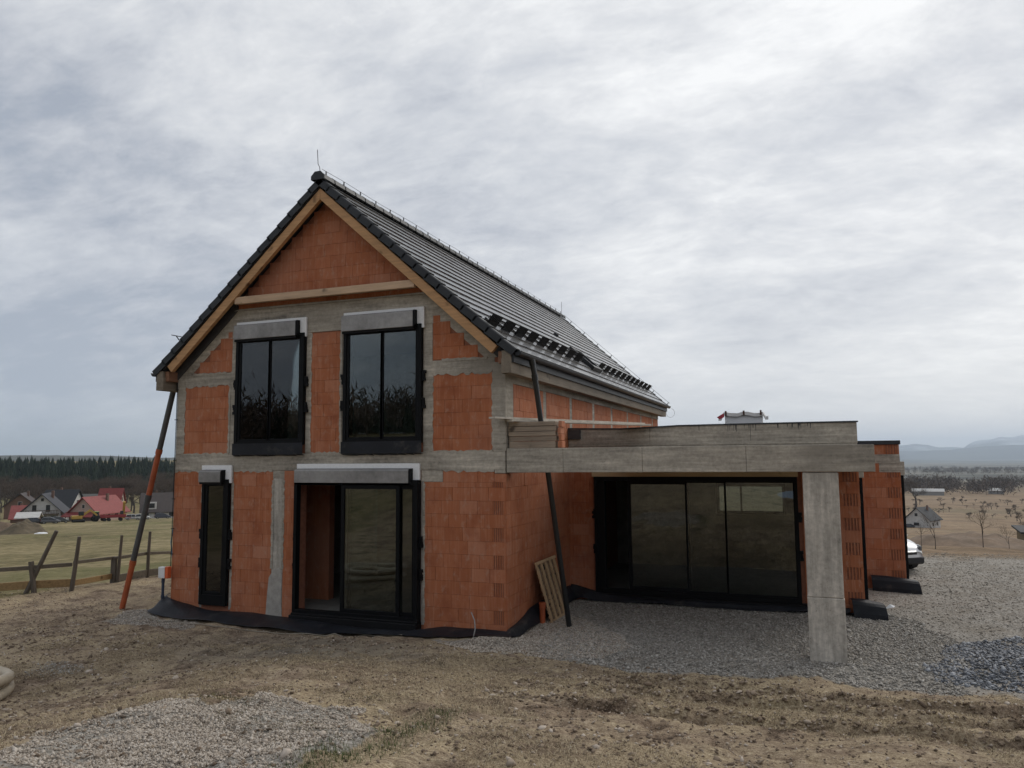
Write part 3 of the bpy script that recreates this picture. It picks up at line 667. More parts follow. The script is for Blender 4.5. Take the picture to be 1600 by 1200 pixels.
def brick_geo(mb, fr, r, grooved, w, org=(0, 0)):
    u0, u1, v0, v1 = r; back = -.12; ch = .0022
    if grooved:
        n = 4; pitch = (u1-u0)/(n+.7); rib = pitch*.44; deep = w-.085
        def b3(a, b, c, d, e, f):
            vs_ = [fr(a, c, e), fr(b, c, e), fr(b, d, e), fr(a, d, e), fr(a, c, f), fr(b, c, f), fr(b, d, f), fr(a, d, f)]
            mb.add(vs_, [(0, 3, 2, 1), (4, 5, 6, 7), (0, 1, 5, 4), (1, 2, 6, 5), (2, 3, 7, 6), (3, 0, 4, 7)])
        b3(u0, u1, v0, v1, back, deep)
        for i in range(n+1):
            a = u0+i*pitch; b3(a, min(a+rib, u1), v0, v1, deep, w)
        return
    vs_ = [fr(u0, v0, back), fr(u1, v0, back), fr(u1, v1, back), fr(u0, v1, back), fr(u0, v0, w-ch), fr(u1, v0, w-ch), fr(u1, v1, w-ch), fr(u0, v1, w-ch),
           fr(u0+ch, v0+ch, w), fr(u1-ch, v0+ch, w), fr(u1-ch, v1-ch, w), fr(u0+ch, v1-ch, w)]
    mb.add(vs_, [(0, 1, 5, 4), (1, 2, 6, 5), (2, 3, 7, 6), (3, 0, 4, 7), (4, 5, 9, 8), (5, 6, 10, 9), (6, 7, 11, 10), (7, 4, 8, 11), (8, 9, 10, 11)])
def brick_px(b):
    u0, u1, v0, v1 = b[1]; fr = b[2]
    a = pix(fr(u0, v0, 0)); c = pix(fr(u1, v1, 0)); return min(abs(a[0]-c[0]), 99)*abs(a[1]-c[1])
bricks.sort(key=lambda b: -brick_px(b))
mesh_cache = {}; rest = MB(); rest_r = []
for i, (par, r, fr, gr) in enumerate(bricks):
    w = .014+random.uniform(-.0035, .0035)
    if i < 300:
        key = (id(fr), round(r[1]-r[0], 2), round(r[3]-r[2], 2), gr, random.randrange(2))
        u0, v0 = r[0], r[2]
        if key not in mesh_cache:
            mb = MB(); o0 = fr(0, 0, 0); loc = lambda u, v, ww, fr=fr, o0=o0: tuple(np.array(fr(u, v, ww))-np.array(o0))
            brick_geo(mb, loc, (0, r[1]-r[0], 0, r[3]-r[2]), gr, w); mesh_cache[key] = mb.mesh('brick', M['brick'])
        o = link('brick', mesh_cache[key], par); o.location = fr(u0, v0, 0)
    else:
        n0 = len(rest.v); brick_geo(rest, fr, r, gr, w); rest_r += [random.random()]*(len(rest.v)-n0)
me = rest.mesh('brickwork', M['brick_a']); at = me.attributes.new('rnd', 'FLOAT', 'POINT'); at.data.foreach_set('value', rest_r)
tag(link('brickwork', me, house), kind='stuff')
print('bricks', len(bricks))

# ---- cast concrete: ring beams, posts, lintels (each proud or shy of its neighbours by a few mm)
def cbox(name, x0, x1, y0, y1, z0, z1, mat='concrete', parent=house, bev=.006):
    return MB().box(x0, x1, y0, y1, z0, z1).build(name, M[mat], parent, bevel=bev)
cbox('ring_beam', -W+.0, .0, -.018, .2, 2.83, 3.175)
for a, b in ((-7.80, -6.41), (-1.53, -.2)): cbox('concrete_band', a, b, -.012, .15, 4.70, 4.955)
cbox('concrete_post', -W, -7.67, -.016, .24, 3.176, 5.0, 'concrete'); cbox('concrete_post', -.24, .016, -.020, .40, 3.176, 4.86, 'concrete')
cbox('concrete_post', -.21, .004, -.024, .20, 2.765, 2.829)
for a, b in ((-6.43, -6.225), (-4.455, -4.335), (-3.605, -3.505), (-1.715, -1.515)): cbox('window_jamb', a, b, -.010, .2, 3.176, 5.70)
cbox('lintel', -6.45, -1.50, -.015, .2, 5.702, 6.30)
for a, b, z in ((-1.755, -1.29, 2.60), (-5.25, -4.61, 2.66), (-7.11, -6.26, 2.655)): cbox('lintel', a, b, -.009, .2, z, 2.829)
cbox('concrete_post', -5.235, -4.955, -.010, .2, -.35, 2.659, 'concrete_v')
m = MB(); m.prism([(-5.36, -.30), (-4.93, -.30), (-4.97, .2), (-4.95, .72), (-5.02, .83), (-5.16, .80), (-5.29, .62), (-5.33, .2)], lambda u, v: (u, -.024, v), lambda u, v: (u, .0, v)); m.build('plaster_patch', M['render'], house, bevel=.008)
for x0, x1, z0, z1 in ((-7.10, -7.045, -.1, 2.654), (-6.325, -6.265, -.1, 2.654), (-4.66, -4.605, -.1, 2.659), (-1.755, -1.685, -.1, 2.599)): cbox('reveal_plaster', x0, x1, -.006, .2, z0, z1, 'render')
# raking concrete under the rafters: follows the stepped brick edge
for s in (-1, 1):
    m = MB(); f = (lambda u: XM+s*(u-XM))
    a0, a1 = 2.42, 3.93
    poly = [(XM+a0, 5.702), (XM+a0, gtop(XM+a0)-.02), (XM+a1, gtop(XM+a1)-.02), (XM+a1, 4.957), (XM+3.55, 4.957), (XM+2.75, 5.66)]
    poly = [(f(u), v) for u, v in poly]
    if s < 0: poly = poly[::-1]
    m.prism(poly, lambda u, v: (u, -.011, v), lambda u, v: (u, .1, v)); m.build('raking_beam', M['concrete'], house)
    m = MB()
    for q0, q1 in ((2.30, 2.85), (2.853, 3.42), (3.423, 3.98)):
        pl = [(f(XM+q0), gtop(XM+q0)-.20), (f(XM+q1), gtop(XM+q1)-.20), (f(XM+q1), gtop(XM+q1)+.03), (f(XM+q0), gtop(XM+q0)+.03)]
        if s < 0: pl = pl[::-1]
        m.prism(pl, lambda u, v: (u, -.045, v), lambda u, v: (u, -.012, v))
    m.build('underlay_strip', M['strip'], house)
m = MB(); m.prism([(-6.35, 6.30), (-1.55, 6.30), (-1.62, 6.335), (-3, 6.325), (-4.5, 6.34), (-6.2, 6.33)], lambda u, v: (u, -.05, v), lambda u, v: (u, .0, v)); m.build('mortar_ledge', M['render'], house)
# mortar smeared over the brick edges where concrete was cast against them
def smear(a, b, fixed, along, sgn, amp=.045, wd=.03):
    n = max(4, int((b-a)/.06)); m = MB(); us = [a+(b-a)*i/n for i in range(n+1)]
    e = [max(.004, amp*(.25+random.random()*.75)*(random.random() < .8)+.006) for _ in us]
    for i in range(n):
        q0 = (us[i], fixed-sgn*wd); q1 = (us[i+1], fixed-sgn*wd); q2 = (us[i+1], fixed+sgn*e[i+1]); q3 = (us[i], fixed+sgn*e[i])
        pl = [q0, q1, q2, q3]
        if along == 'v': pl = [(v, u) for u, v in pl]
        m.prism(pl, lambda u, v: (u, -.0215, v), lambda u, v: (u, -.004, v))
    m.build('mortar_smear', M['concrete'], house)
for a, b in ((-7.66, -6.43), (-4.33, -3.61), (-1.51, -.25)): smear(a, b, 3.176, 'h', 1, .035)
for a, b in ((-7.88, -7.1), (-6.25, -5.25), (-1.28, -.22)): smear(a, b, 2.83, 'h', -1, .05)
for a, b in ((-7.66, -6.43), (-1.51, -.25)): smear(a, b, 4.70, 'h', -1, .06); smear(a+.2, b-.1, 4.955, 'h', 1, .03)
for x, sg in ((-7.67, 1), (-6.43, -1), (-1.515, 1), (-.24, -1)): smear(3.2, 4.68, x, 'v', sg, .03)
for x, sg in ((-4.335, 1), (-3.605, -1)): smear(3.2, 5.68, x, 'v', sg, .028)
for x, sg in ((-5.235, -1), (-4.955, 1)): smear(.8, 2.62, x, 'v', sg, .03)
for x, sg in ((-1.685, 1), (-6.265, 1), (-7.10, -1), (-4.66, -1)): smear(-.05, 2.58, x, 'v', sg, .022)
# long side concrete
for py in POSTS_Y: cbox('concrete_post', -.2, .010, py-.11, py+.11, 3.2, 4.479)
cbox('ring_beam', -.2, .013, .402, 16.45, 4.48, 4.74)
# terrace frame: slab, edge beam in three pours, column in two pours
for i, (a, b) in enumerate(((.02, 1.12), (1.124, 2.56), (2.564, 4.30), (4.304, 6.245))): cbox('edge_beam', a, b, -.004-.004*(i % 2), .30, 2.78+.003*i, 3.225-.004*(i % 2))
cbox('terrace_slab', 1.35, 6.235, .302, WING_Y-.02, 2.95, 3.205)
cbox('column', 5.165, 5.705, .012, .30, .80, 2.779, 'concrete_v', bev=.012); cbox('column_base', 5.160, 5.712, .008, .305, -.5, .797, 'concrete_v', bev=.012)
cbox('side_beam', 5.95, 6.235, .302, WING_Y, 2.80, 2.949)
# wing: ring beam, parapet in pours, felt capping, drips
cbox('ring_beam', .0, WING_X+.005, WING_Y-.012, WING_Y+.2, 2.765, 3.30)
for a, b in ((.02, 1.95), (1.955, WING_X+.012)): cbox('parapet', a, b, WING_Y-.024, WING_Y+.24, 3.302, 3.735-(.03 if a < 1 else 0))
m = MB()
cap = [(.0, 3.73), (.6, 3.715), (1.3, 3.70), (1.95, 3.72), (2.6, 3.745), (4.2, 3.752), (6.3, 3.752)]
for (a, za), (b, zb) in zip(cap[:-1], cap[1:]):
    m.add([(a, WING_Y-.045, za-.02), (b, WING_Y-.045, zb-.02), (b, WING_Y+.4, zb+.006), (a, WING_Y+.4, za+.006), (a, WING_Y-.045, za+.012), (b, WING_Y-.045, zb+.012), (b, WING_Y+.4, zb+.02), (a, WING_Y+.4, za+.02)],
          [(0, 3, 2, 1), (4, 5, 6, 7), (0, 1, 5, 4), (1, 2, 6, 5), (2, 3, 7, 6), (3, 0, 4, 7)])
m.build('felt_capping', M['cap'], house)
m = MB(); m.box(.03, .33, WING_Y-.09, WING_Y-.03, 3.47, 3.69)
m.build('felt_flap', M['strip'], house)
m = MB()
for i in range(26):
    x = random.choice([3.3, 3.45, 3.75, 4.1, 4.55, 5.05, 5.3])+random.gauss(0, .10); L = random.uniform(.03, .16) if i else .36
    if i == 0: x = 4.15
    w = random.uniform(.004, .009); m.add([(x-w, WING_Y-.0268, 3.735), (x+w, WING_Y-.0268, 3.735), (x+w*.5, WING_Y-.0268, 3.735-L), (x-w*.5, WING_Y-.0268, 3.735-L)], [(0, 3, 2, 1)])
tag(m.build('bitumen_drips', M['cap'], house), kind='stuff')
cbox('flat_roof', .03, WING_X-.02, WING_Y+.24, BLK_Y1, 3.30, 3.52, 'cap')
cbox('ring_beam', WING_X, BLK_X+.004, BLK_Y-.014, BLK_Y+.2, 2.84, 3.06); cbox('lintel', 6.95, BLK_X+.006, BLK_Y-.010, BLK_Y+.2, 2.62, 2.839)
cbox('lintel', BLK_X, BLK_X+.10, BLK_Y+.02, BLK_Y+1.2, 2.55, 2.88); cbox('lintel', WING_X, WING_X+.10, WING_Y+.02, WING_Y+1.3, 2.58, 2.76)
cbox('felt_capping', WING_X+.02, BLK_X+.03, BLK_Y-.05, BLK_Y1, 3.301, 3.40, 'cap')
for (x, y0, y1, z1) in ((BLK_X, BLK_Y+.03, BLK_Y+1.1, 2.545), (WING_X, WING_Y+.03, WING_Y+1.2, 2.575)): cbox('side_window_frame', x, x+.07, y0, y1, -.1, z1, 'frame')
# broken brick toothing beside the boards on the terrace beam
for i, z in enumerate((3.23, 3.355, 3.48, 3.605)): MB().box(1.0+.02*(i % 2), 1.085-.012*(i % 3), .07, .28, z, z+.118).build('toothing_brick', M['brick'], house, bevel=.01)
m = MB(); m.box(WSL[0]-.05, WSL[1]+.02, WING_Y-.16, WING_Y-.02, 2.604, 2.72); m.build('lintel_plank', wood_mat('raw_lintel_plank', (.52, .40, .25), .18, 'x'), house)

# ---- windows (set out in front of the wall, as the photo shows)
def window(r, y, panes, fw=.075, depth=.085, sill=0.0, apron=None, tapes=True, ax='x', name='window', head=0.0):
    x0, x1, z0, z1 = r; m = MB(); y0 = y-depth
    m.box(x0, x0+fw, y0, y, z0, z1); m.box(x1-fw, x1, y0, y, z0, z1); m.box(x0+fw, x1-fw, y0, y, z1-fw-head, z1); m.box(x0+fw, x1-fw, y0, y, z0, z0+fw+sill)
    w = m.build(name, M['frame'], house, bevel=.004)
    for (a, b, back, sw) in panes:
        s = MB(); ya = y0+.02+back; yb = ya+.05; za, zb = z0+fw+sill, z1-fw-head
        s.box(a, a+sw, ya, yb, za, zb); s.box(b-sw, b, ya, yb, za, zb); s.box(a+sw, b-sw, ya, yb, zb-sw, zb); s.box(a+sw, b-sw, ya, yb, za, za+sw)
        s.build('sash', M['frame'], w, bevel=.003)
        MB().box(a+sw-.005, b-sw+.005, ya+.022, ya+.028, za+sw-.005, zb-sw+.005).build('pane', M['glass'], w)
    if apron:
        m = MB(); n = 10
        pts0 = [(x0-.02+(x1-x0+.04)*i/n) for i in range(n+1)]
        for a, b in zip(pts0[:-1], pts0[1:]):
            za, zb = apron[0]+random.uniform(-.014, .014), apron[0]+random.uniform(-.014, .014)
            m.add([(a, y0-.012, apron[1]), (b, y0-.012, apron[1]), (b, -.03, zb), (a, -.03, za), (b, y0-.012, apron[1]-.24), (a, y0-.012, apron[1]-.24)], [(0, 1, 4, 5), (5, 4, 2, 3)])
        m.build('apron', M['membrane'], w)
    if tapes:
        for zt in tapes if isinstance(tapes, (list, tuple)) else (z0+(z1-z0)*.56, z0+(z1-z0)*.33):
            for xx in (x0, x1):
                m = MB(); s_ = 1 if xx == x1 else -1; c = (xx+s_*.025, y-.03, zt)
                for i in range(4): m.obox((c[0]+random.uniform(-.012, .012), c[1], c[2]+(i-1.5)*.05), (.035+random.uniform(-.01, .014), 0, 0), (0, .03, 0), (0, 0, .03))
                m.build('sealing_tape', M['tape'], w)
    return w
mid = (WIN_UL[0]+WIN_UL[1])/2; window(WIN_UL, -.02, [(WIN_UL[0]+.075, mid+.035, .0, .055), (mid-.03, WIN_UL[1]-.075, .0, .055)], apron=(3.13, 3.40))
mid = (WIN_UR[0]+WIN_UR[1])/2; window(WIN_UR, -.02, [(WIN_UR[0]+.075, mid+.035, .0, .055), (mid-.03, WIN_UR[1]-.075, .0, .055)], apron=(3.13, 3.40))
window(WIN_SM, -.02, [(WIN_SM[0]+.075, WIN_SM[1]-.075, .0, .07)], sill=.14)
mid = -3.32; window(SLIDER, -.02, [(mid-.16, SLIDER[1]-.40, .0, .075), (mid-.04, SLIDER[1]-.075, .05, .075)], depth=.14, sill=.02, head=.03, name='sliding_door')
m = MB(); m.box(SLIDER[0]-.02, SLIDER[1]+.02, -.24, -.0, -.30, -.055); m.box(SLIDER[0]-.01, SLIDER[1]+.01, -.19, .0, -.054, -.02); m.build('threshold', M['tape'], house, bevel=.01)
w_ = window(WSL, WING_Y-.02, [(1.42, 2.80, .05, .075), (2.72, 3.60, .0, .04), (3.56, 5.0, .0, .03)], depth=.15, sill=.03, head=.02, name='sliding_door', tapes=(1.75, .95))
MB().box(.74, .90, WING_Y-.15, WING_Y-.03, .03, 2.6).build('stile', M['frame'], w_)
m = MB(); m.box(WSL[0]-.05, WSL[1]+.1, WING_Y-.20, WING_Y-.01, -.16, -.025); m.box(WSL[0]-.1, WING_X-.1, WING_Y-.13, WING_Y-.008, -.42, -.161); m.build('threshold', M['tape'], house, bevel=.01)
rw = window(REARW, BLK_Y1-.1, [(REARW[0]+.05, 3.55, .0, .04), (3.52, REARW[1]-.05, .0, .04)], fw=.05, tapes=False)
# ---- roller shutter boxes with their white foam backing
def shutter(x0, x1, z0, z1, foam_r=.14, foam_t=.09, d=.19):
    m = MB(); m.prism([(-d, z0), (-.03, z0), (-.03, z1), (-d+.02, z1-.012), (-d, z1-.04)], lambda u, v: (x0, u, v), lambda u, v: (x1, u, v))
    b = m.build('shutter_box', M['box'], house, bevel=.004)
    m = MB(); m.prism([(-d-.003, z0-.004), (-.03, z0-.004), (-.03, z1+.004), (-d+.02, z1-.008), (-d-.003, z1-.036)], lambda u, v: (x1, u, v), lambda u, v: (x1+.035, u, v)); m.build('end_cap', M['frame'], b)
    m = MB(); m.box(x0, x1, -d+.03, -.03, z0-.045, z0-.002); m.build('guide_slot', M['tape'], b)
    m = MB(); m.box(x0-.02, x1+foam_r, -.075, -.026, z1+.002, z1+foam_t); m.box(x1+.036, x1+foam_r, -.075, -.026, z0-.02, z1+.001); m.build('foam_backing', M['foam'], b, bevel=.004)
    return b
shutter(-6.22, -4.62, 5.64, 5.97, .19, .06); shutter(-3.50, -1.86, 5.64, 5.98, .19, .06)
shutter(-7.06, -6.47, 2.58, 2.84, .19, .10); shutter(-4.58, -1.94, 2.58, 2.86, .18, .10)

# ---- roof
roof = empty('roof', (0, 0, 0), 0, house)
nv = lambda s: np.array((s*math.sin(SA), 0, math.cos(SA)))          # outward normal of the slope s (-1 left, +1 right)
dn = lambda s: np.array((s*math.cos(SA), 0, -math.sin(SA)))         # down the slope
NR = 17; SLEN = (EAVE_X-XM)/math.cos(SA); EX = SLEN/NR
def rp(s, t, y, h=0.0):
    p = np.array((XM, y, APEX))+dn(s)*t+nv(s)*h; return p
for s in (-1, 1):
    for i in range(NR):
        t0, t1 = i*EX, (i+1)*EX+.03; m = MB(); n = 28; ys = np.linspace(Y0+.17, Y1-.17, n+1)
        for a, b in zip(ys[:-1], ys[1:]):
            j = random.uniform(-.0026, .0026); a2, b2 = a+.0015, b-.0015
            top = [rp(s, t0, a2, -.012), rp(s, t1, a2, .016+j), rp(s, t1, b2, .016+j), rp(s, t0, b2, -.012)]
            bot = [rp(s, t0, a2, -.030), rp(s, t1, a2, -.012), rp(s, t1, b2, -.012), rp(s, t0, b2, -.030)]
            m.add(top+bot, [(0, 1, 2, 3), (1, 5, 6, 2), (4, 7, 6, 5), (0, 4, 5, 1), (3, 2, 6, 7), (0, 3, 7, 4)])
        m.build('tile_course', M['tile'], roof)
    vm = None
    for ye, sg in ((Y0, -1), (Y1, 1)):
        for i in range(NR):
            if vm is None or True:
                m = MB(); t0, t1 = i*EX-.0, (i+1)*EX+.035; yo, yi = ye, ye-sg*.20
                lift = .020
                pts = []
                for (t, h) in ((t0, lift-.014), (t1, lift+.014)):
                    pts += [rp(s, t, yi, h), rp(s, t, yo+sg*-.02, h), rp(s, t, yo, h-.018), rp(s, t, yo, h-.155), rp(s, t, yo-sg*.022, h-.155), rp(s, t, yo-sg*.022, h-.03), rp(s, t, yi, h-.02)]
                k = 7; fs = [(a, (a+1) % k, k+(a+1) % k, k+a) for a in range(k)]+[tuple(range(k-1, -1, -1)), tuple(range(k, 2*k))]
                m.add(pts, fs); m.build('verge_tile', M['verge'], roof)
# boarding and underlay under the tiles
m = MB()
for s in (-1, 1):
    a = [rp(s, .05, Y0+.06, -.035), rp(s, SLEN-.04, Y0+.06, -.035), rp(s, SLEN-.04, Y1-.06, -.035), rp(s, .05, Y1-.06, -.035)]
    b = [rp(s, .05, Y0+.06, -.13), rp(s, SLEN-.04, Y0+.06, -.13), rp(s, SLEN-.04, Y1-.06, -.13), rp(s, .05, Y1-.06, -.13)]
    m.add(a+b, [(0, 1, 2, 3), (4, 7, 6, 5), (0, 4, 5, 1), (1, 5, 6, 2), (2, 6, 7, 3), (3, 7, 4, 0)])
m.build('roof_boarding', M['strip'], roof)
# ridge caps
nrid = 43; pit = (Y1-Y0)/nrid; rm = MB()
sec = [(-.155, -.085), (-.135, .0), (-.06, .062), (.06, .062), (.135, .0), (.155, -.085)]
k = len(sec)
for t, sc_ in ((0, 1.06), (pit+.03, .96)): rm.add([(u*sc_, t, v*sc_) for u, v in sec]+[(u*sc_*.88, t, (v-.02)*sc_) for u, v in sec], [])
fs = [(i, i+1, 2*k+i+1, 2*k+i) for i in range(k-1)]+[(k+i+1, k+i, 3*k+i, 3*k+i+1) for i in range(k-1)]+[(i+1, i, k+i, k+i+1) for i in range(k-1)]+[(2*k+i, 2*k+i+1, 3*k+i+1, 3*k+i) for i in range(k-1)]
rm.f = fs; rm.m = [0]*len(fs); rme = rm.mesh('ridge_tile', M['verge'])
for i in range(nrid):
    o = link('ridge_tile', rme, roof); o.location = (XM, Y0-.03+i*pit, APEX+.030)
m = MB(); m.prism([(-.16, -.10), (.16, -.10), (.16, -.02), (.07, .075), (-.07, .075), (-.16, -.02)], lambda u, v: (XM+u, Y0-.055, APEX+.03+v), lambda u, v: (XM+u, Y0-.03, APEX+.03+v)); m.build('ridge_end_cap', M['verge'], roof)
# barge rafters, tie beam, purlin ends
for s in (-1, 1):
    m = MB(); a = .30
    pl = [(t, h) for t, h in ((.0, -.17), (SLEN-.32, -.17), (SLEN-.32, -.345), (.0, -.345))]
    P0 = [rp(s, t, Y0+.045, h) for t, h in pl]; P1 = [rp(s, t, Y0+.14, h) for t, h in pl]
    for P in (P0, P1):
        P[0][0] = XM+s*.002; P[0][2] = APEX-.17/math.cos(SA); P[3][0] = XM+s*.002; P[3][2] = APEX-.345/math.cos(SA)
    m.add(P0+P1, [(0, 1, 2, 3), (4, 7, 6, 5), (0, 4, 5, 1), (1, 5, 6, 2), (2, 6, 7, 3), (3, 7, 4, 0)]); m.build('barge_rafter', M['rafter'], roof, bevel=.004)
    x = XM+s*(EAVE_X-XM-.22); MB().box(min(x, x-s*.13), max(x, x-s*.13), Y0+.10, .1, 4.93-.13, 5.02).build('purlin_end', wood_mat('red_brown_timber', (.24, .125, .075), .3, 'y'), roof, bevel=.004)
    x0 = XM+s*(-XM+.07); x1 = XM+s*(-XM+.27); m = MB(); m.box(min(x0, x1), max(x0, x1), Y0+.03, Y1-.08, 4.60, 4.885); m.build('eave_box', M['fascia'], roof, bevel=.005)
    m = MB(); m.box(min(x0, x1)+.012, max(x0, x1)-.012, Y0+.028, Y0+.10, 4.60, 5.02); m.build('eave_box_end', M['fascia'], roof, bevel=.005)
    # gutter: half-round trough with bead, plus drip strip
    m = MB(); xc = XM+s*(EAVE_X-XM+.055); rad = .068; sec = []
    for q in range(9):
        an = math.pi+math.pi*q/8; sec.append((xc+rad*math.cos(an), 4.985+rad*math.sin(an)))
    n = len(sec); vs_ = [(u, Y0+.06, v) for u, v in sec]+[(u, Y1-.06, v) for u, v in sec]
    m.add(vs_, [(i, i+1, n+i+1, n+i) for i in range(n-1)]+[tuple(range(n)), tuple(range(2*n-1, n-1, -1))])
    m.tube([(xc+s*rad, Y0+.06, 4.99), (xc+s*rad, Y1-.06, 4.99)], .012, 6); g_ = m.build('gutter', M['gutter'], roof)
    m = MB(); m.box(min(x1, x1+s*.045), max(x1, x1+s*.045), Y0+.06, Y1-.06, 4.80, 4.955); m.build('drip_board', M['verge'], roof)
m = MB(); m.box(-6.10, -1.79+.03, Y0+.075, Y0+.16, 6.385, 6.535); m.build('tie_beam', M['tie'], roof, bevel=.005)
m = MB(); m.box(-6.20, -1.7, -.27, -.03, 6.43, 6.49); m.build('tie_ledger', wood_mat('dark_soffit_timber', (.25, .14, .09), .3, 'x'), roof)  # ledger in a darker brown timber than the tie beam
# snow guard: brackets and rods near the eave of the right slope
for y0_, y1_, t_ in ((-.22, 6.45, SLEN-.86), (8.35, Y1-.25, SLEN-.92)):
    n = round((y1_-y0_)/.74); sg_ = MB()
    for h in (.05, .10, .15, .20): sg_.tube([rp(1, t_, y0_, h), rp(1, t_, y1_, h)], .009, 5)
    g0 = sg_.build('snow_guard', M['tape'], roof)
    for i in range(n):
        ya = y0_+(i+.15)*(y1_-y0_)/n; yb = ya+.42; m = MB()
        for r_ in range(7):
            yy = ya+(yb-ya)*r_/6; m.obox((rp(1, t_, yy, 0)+rp(1, t_, yy, .225))/2, nv(1)*.112, (0, .024, 0), dn(1)*.012)
        m.obox(rp(1, t_, (ya+yb)/2, .035), nv(1)*.03, (0, (yb-ya)/2, 0), dn(1)*.016); m.obox(rp(1, t_-.09, (ya+yb)/2, .02), nv(1)*.012, (0, .03, 0), dn(1)*.10)
        m.build('bracket', M['tape'], g0)
# roof window
m = MB(); a, b, ya, yb = SLEN-1.55, SLEN-.62, 7.0, 7.95
for (t0, t1, y0_, y1_) in ((a, a+.10, ya, yb), (b-.12, b, ya, yb), (a+.10, b-.12, ya, ya+.09), (a+.10, b-.12, yb-.09, yb)):
    m.obox((rp(1, t0, y0_, .05)+rp(1, t1, y1_, .05))/2, dn(1)*(t1-t0)/2, (0, (y1_-y0_)/2, 0), nv(1)*.055)
rw_ = m.build('roof_window', M['gutter'], roof, bevel=.006)
MB().obox((rp(1, a+.1, ya+.09, .06)+rp(1, b-.12, yb-.09, .06))/2, dn(1)*((b-a-.22)/2), (0, (yb-ya-.18)/2, 0), nv(1)*.006).build('pane', M['glass'], rw_)
m = MB(); m.obox(rp(1, SLEN-2.0, 6.75, .11), dn(1)*.07, (0, .05, 0), nv(1)*.045); m.build('vent_tile', M['cap'], roof, bevel=.02)
m = MB(); m.tube([rp(-1, SLEN-.95, Y0+.02, .02), rp(-1, SLEN-.95, Y0+.02, .16)], .012, 5); m.tube([rp(-1, SLEN-.98, Y0-.16, .12), rp(-1, SLEN-.98, Y0+.6, .12)], .01, 5); m.build('snow_guard', M['tape'], roof)

# ---- lightning conductor: wire on clips along the ridge and down the far verge, two rods
lc = MB(); zt = APEX+.03+.062
yy = np.linspace(Y0+.1, Y1-.1, 22)
lc.tube([(XM, y, zt+.11+.012*math.sin(i*1.7)) for i, y in enumerate(yy)], .0055, 4)
lc.tube([rp(1, t, Y1-.05, .12) for t in np.linspace(.0, SLEN, 8)], .006, 4)
lcw = lc.build('lightning_conductor', M['wire'], roof)
for i in range(26):
    y = Y0+.25+i*(Y1-Y0-.5)/25; MB().bar((XM, y, zt-.01), (XM, y, zt+.115), .022, .022, (0, 1, 0)).build('wire_clip', M['wire'], lcw)
for t in np.linspace(.45, SLEN-.05, 8): MB().bar(rp(1, t, Y1-.05, .0), rp(1, t, Y1-.05, .125), .025, .025, (0, 1, 0)).build('wire_clip', M['wire'], lcw)
MB().tube([(XM, Y0+.04, zt-.02), (XM-.01, Y0+.03, zt+.13), (XM-.035, Y0+.01, zt+.19), (XM-.05, Y0, zt+.50)], .0075, 5).build('lightning_rod', M['wire'], lcw)
MB().tube([(XM, Y1-.1, zt-.02), (XM, Y1-.1, zt+.55)], .008, 5).build('lightning_rod', M['wire'], lcw)
loop = [(EAVE_X+.10+.16*math.sin(a), Y1-.05, 4.93+.0-.18*(1-math.cos(a))) for a in np.linspace(.3, 5.4, 14)]
MB().tube(loop, .005, 4).build('wire_loop', M['wire'], lcw)
m = MB(); m.tube([(-W-.012, -.035, 4.95), (-W+.015, -.04, 4.6), (-W+.01, -.04, 2.9), (-W-.0, -.045, .62)], .0085, 5)
for z in (4.62, 3.95, 3.05, 2.2, 1.55, 1.0): m.box(-W-.03, -W+.05, -.05, -.03, z, z+.014)
m.build('down_conductor', M['tape'], house)

# ------------------------------------------------------------------ loose things round the house
def pipe_thing(name, label, cat, segs, r, collar=True):
    t = empty(name, segs[-1][1]); base = np.array(segs[-1][1])
    for a, b, mt in segs:
        a = np.array(a, float)-base; b = np.array(b, float)-base; m = MB(); m.tube([a, b], r, 14)
        if collar:
            d = (b-a)/np.linalg.norm(b-a); m.tube([a, a+d*.11], r*1.18, 14)
        m.build('pipe_section', M[mt], t, smooth=False)
    return tag(t, label, cat)
A = np.array((-8.22, .25, 4.86)); B = np.array((-9.36, .05, gz(-9.36, .05)-.04)); L_ = lambda k: tuple(A+(B-A)*k)
pipe_thing('drain_pipe', 'leaning grey and orange drain pipe at the far left corner', 'pipe', [(L_(.0), L_(.30), 'pipe_grey'), (L_(.30), L_(.50), 'pipe_orange'), (L_(.50), L_(.785), 'pipe_grey'), (L_(.785), L_(1), 'pipe_orange')], .062)
A = np.array((.47, .20, 4.90)); A2 = np.array((.50, .26, 4.62)); B = np.array((.86, 1.12, gz(.86, 1.12)-.02))
t = pipe_thing('downpipe', 'long black downpipe slanting from the gutter to the gravel', 'pipe', [(tuple(A), tuple(A2), 'pipe_black'), (tuple(A2), tuple(B), 'pipe_black')], .052)
bx, by = .27, 1.26; bz = gz(bx, by)
t = empty('pipe_stub', (bx, by, bz-.1)); MB().tube([(0, 0, 0), (0, 0, .50)], .055, 16).build('pipe_section', M['pipe_orange'], t)
m = MB(); m.tube([(0, 0, .39), (0, 0, .505)], .066, 16); m.tube([(0, 0, .47), (0, 0, .50)], .072, 16); m.build('socket', M['pipe_orange'], t); tag(t, 'short upright orange pipe stub in front of the leaning pallet', 'pipe')
bx, by = 6.46, 7.35; bz = gz(bx, by); t = empty('pipe_stub', (bx, by, bz-.1)); MB().tube([(0, 0, 0), (0, 0, .62)], .055, 16).build('pipe_section', M['pipe_orange'], t)
MB().tube([(0, 0, .50), (0, 0, .625)], .066, 16).build('socket', M['pipe_orange'], t); tag(t, 'upright orange pipe stub at the foot of the rearmost brick wall', 'pipe')

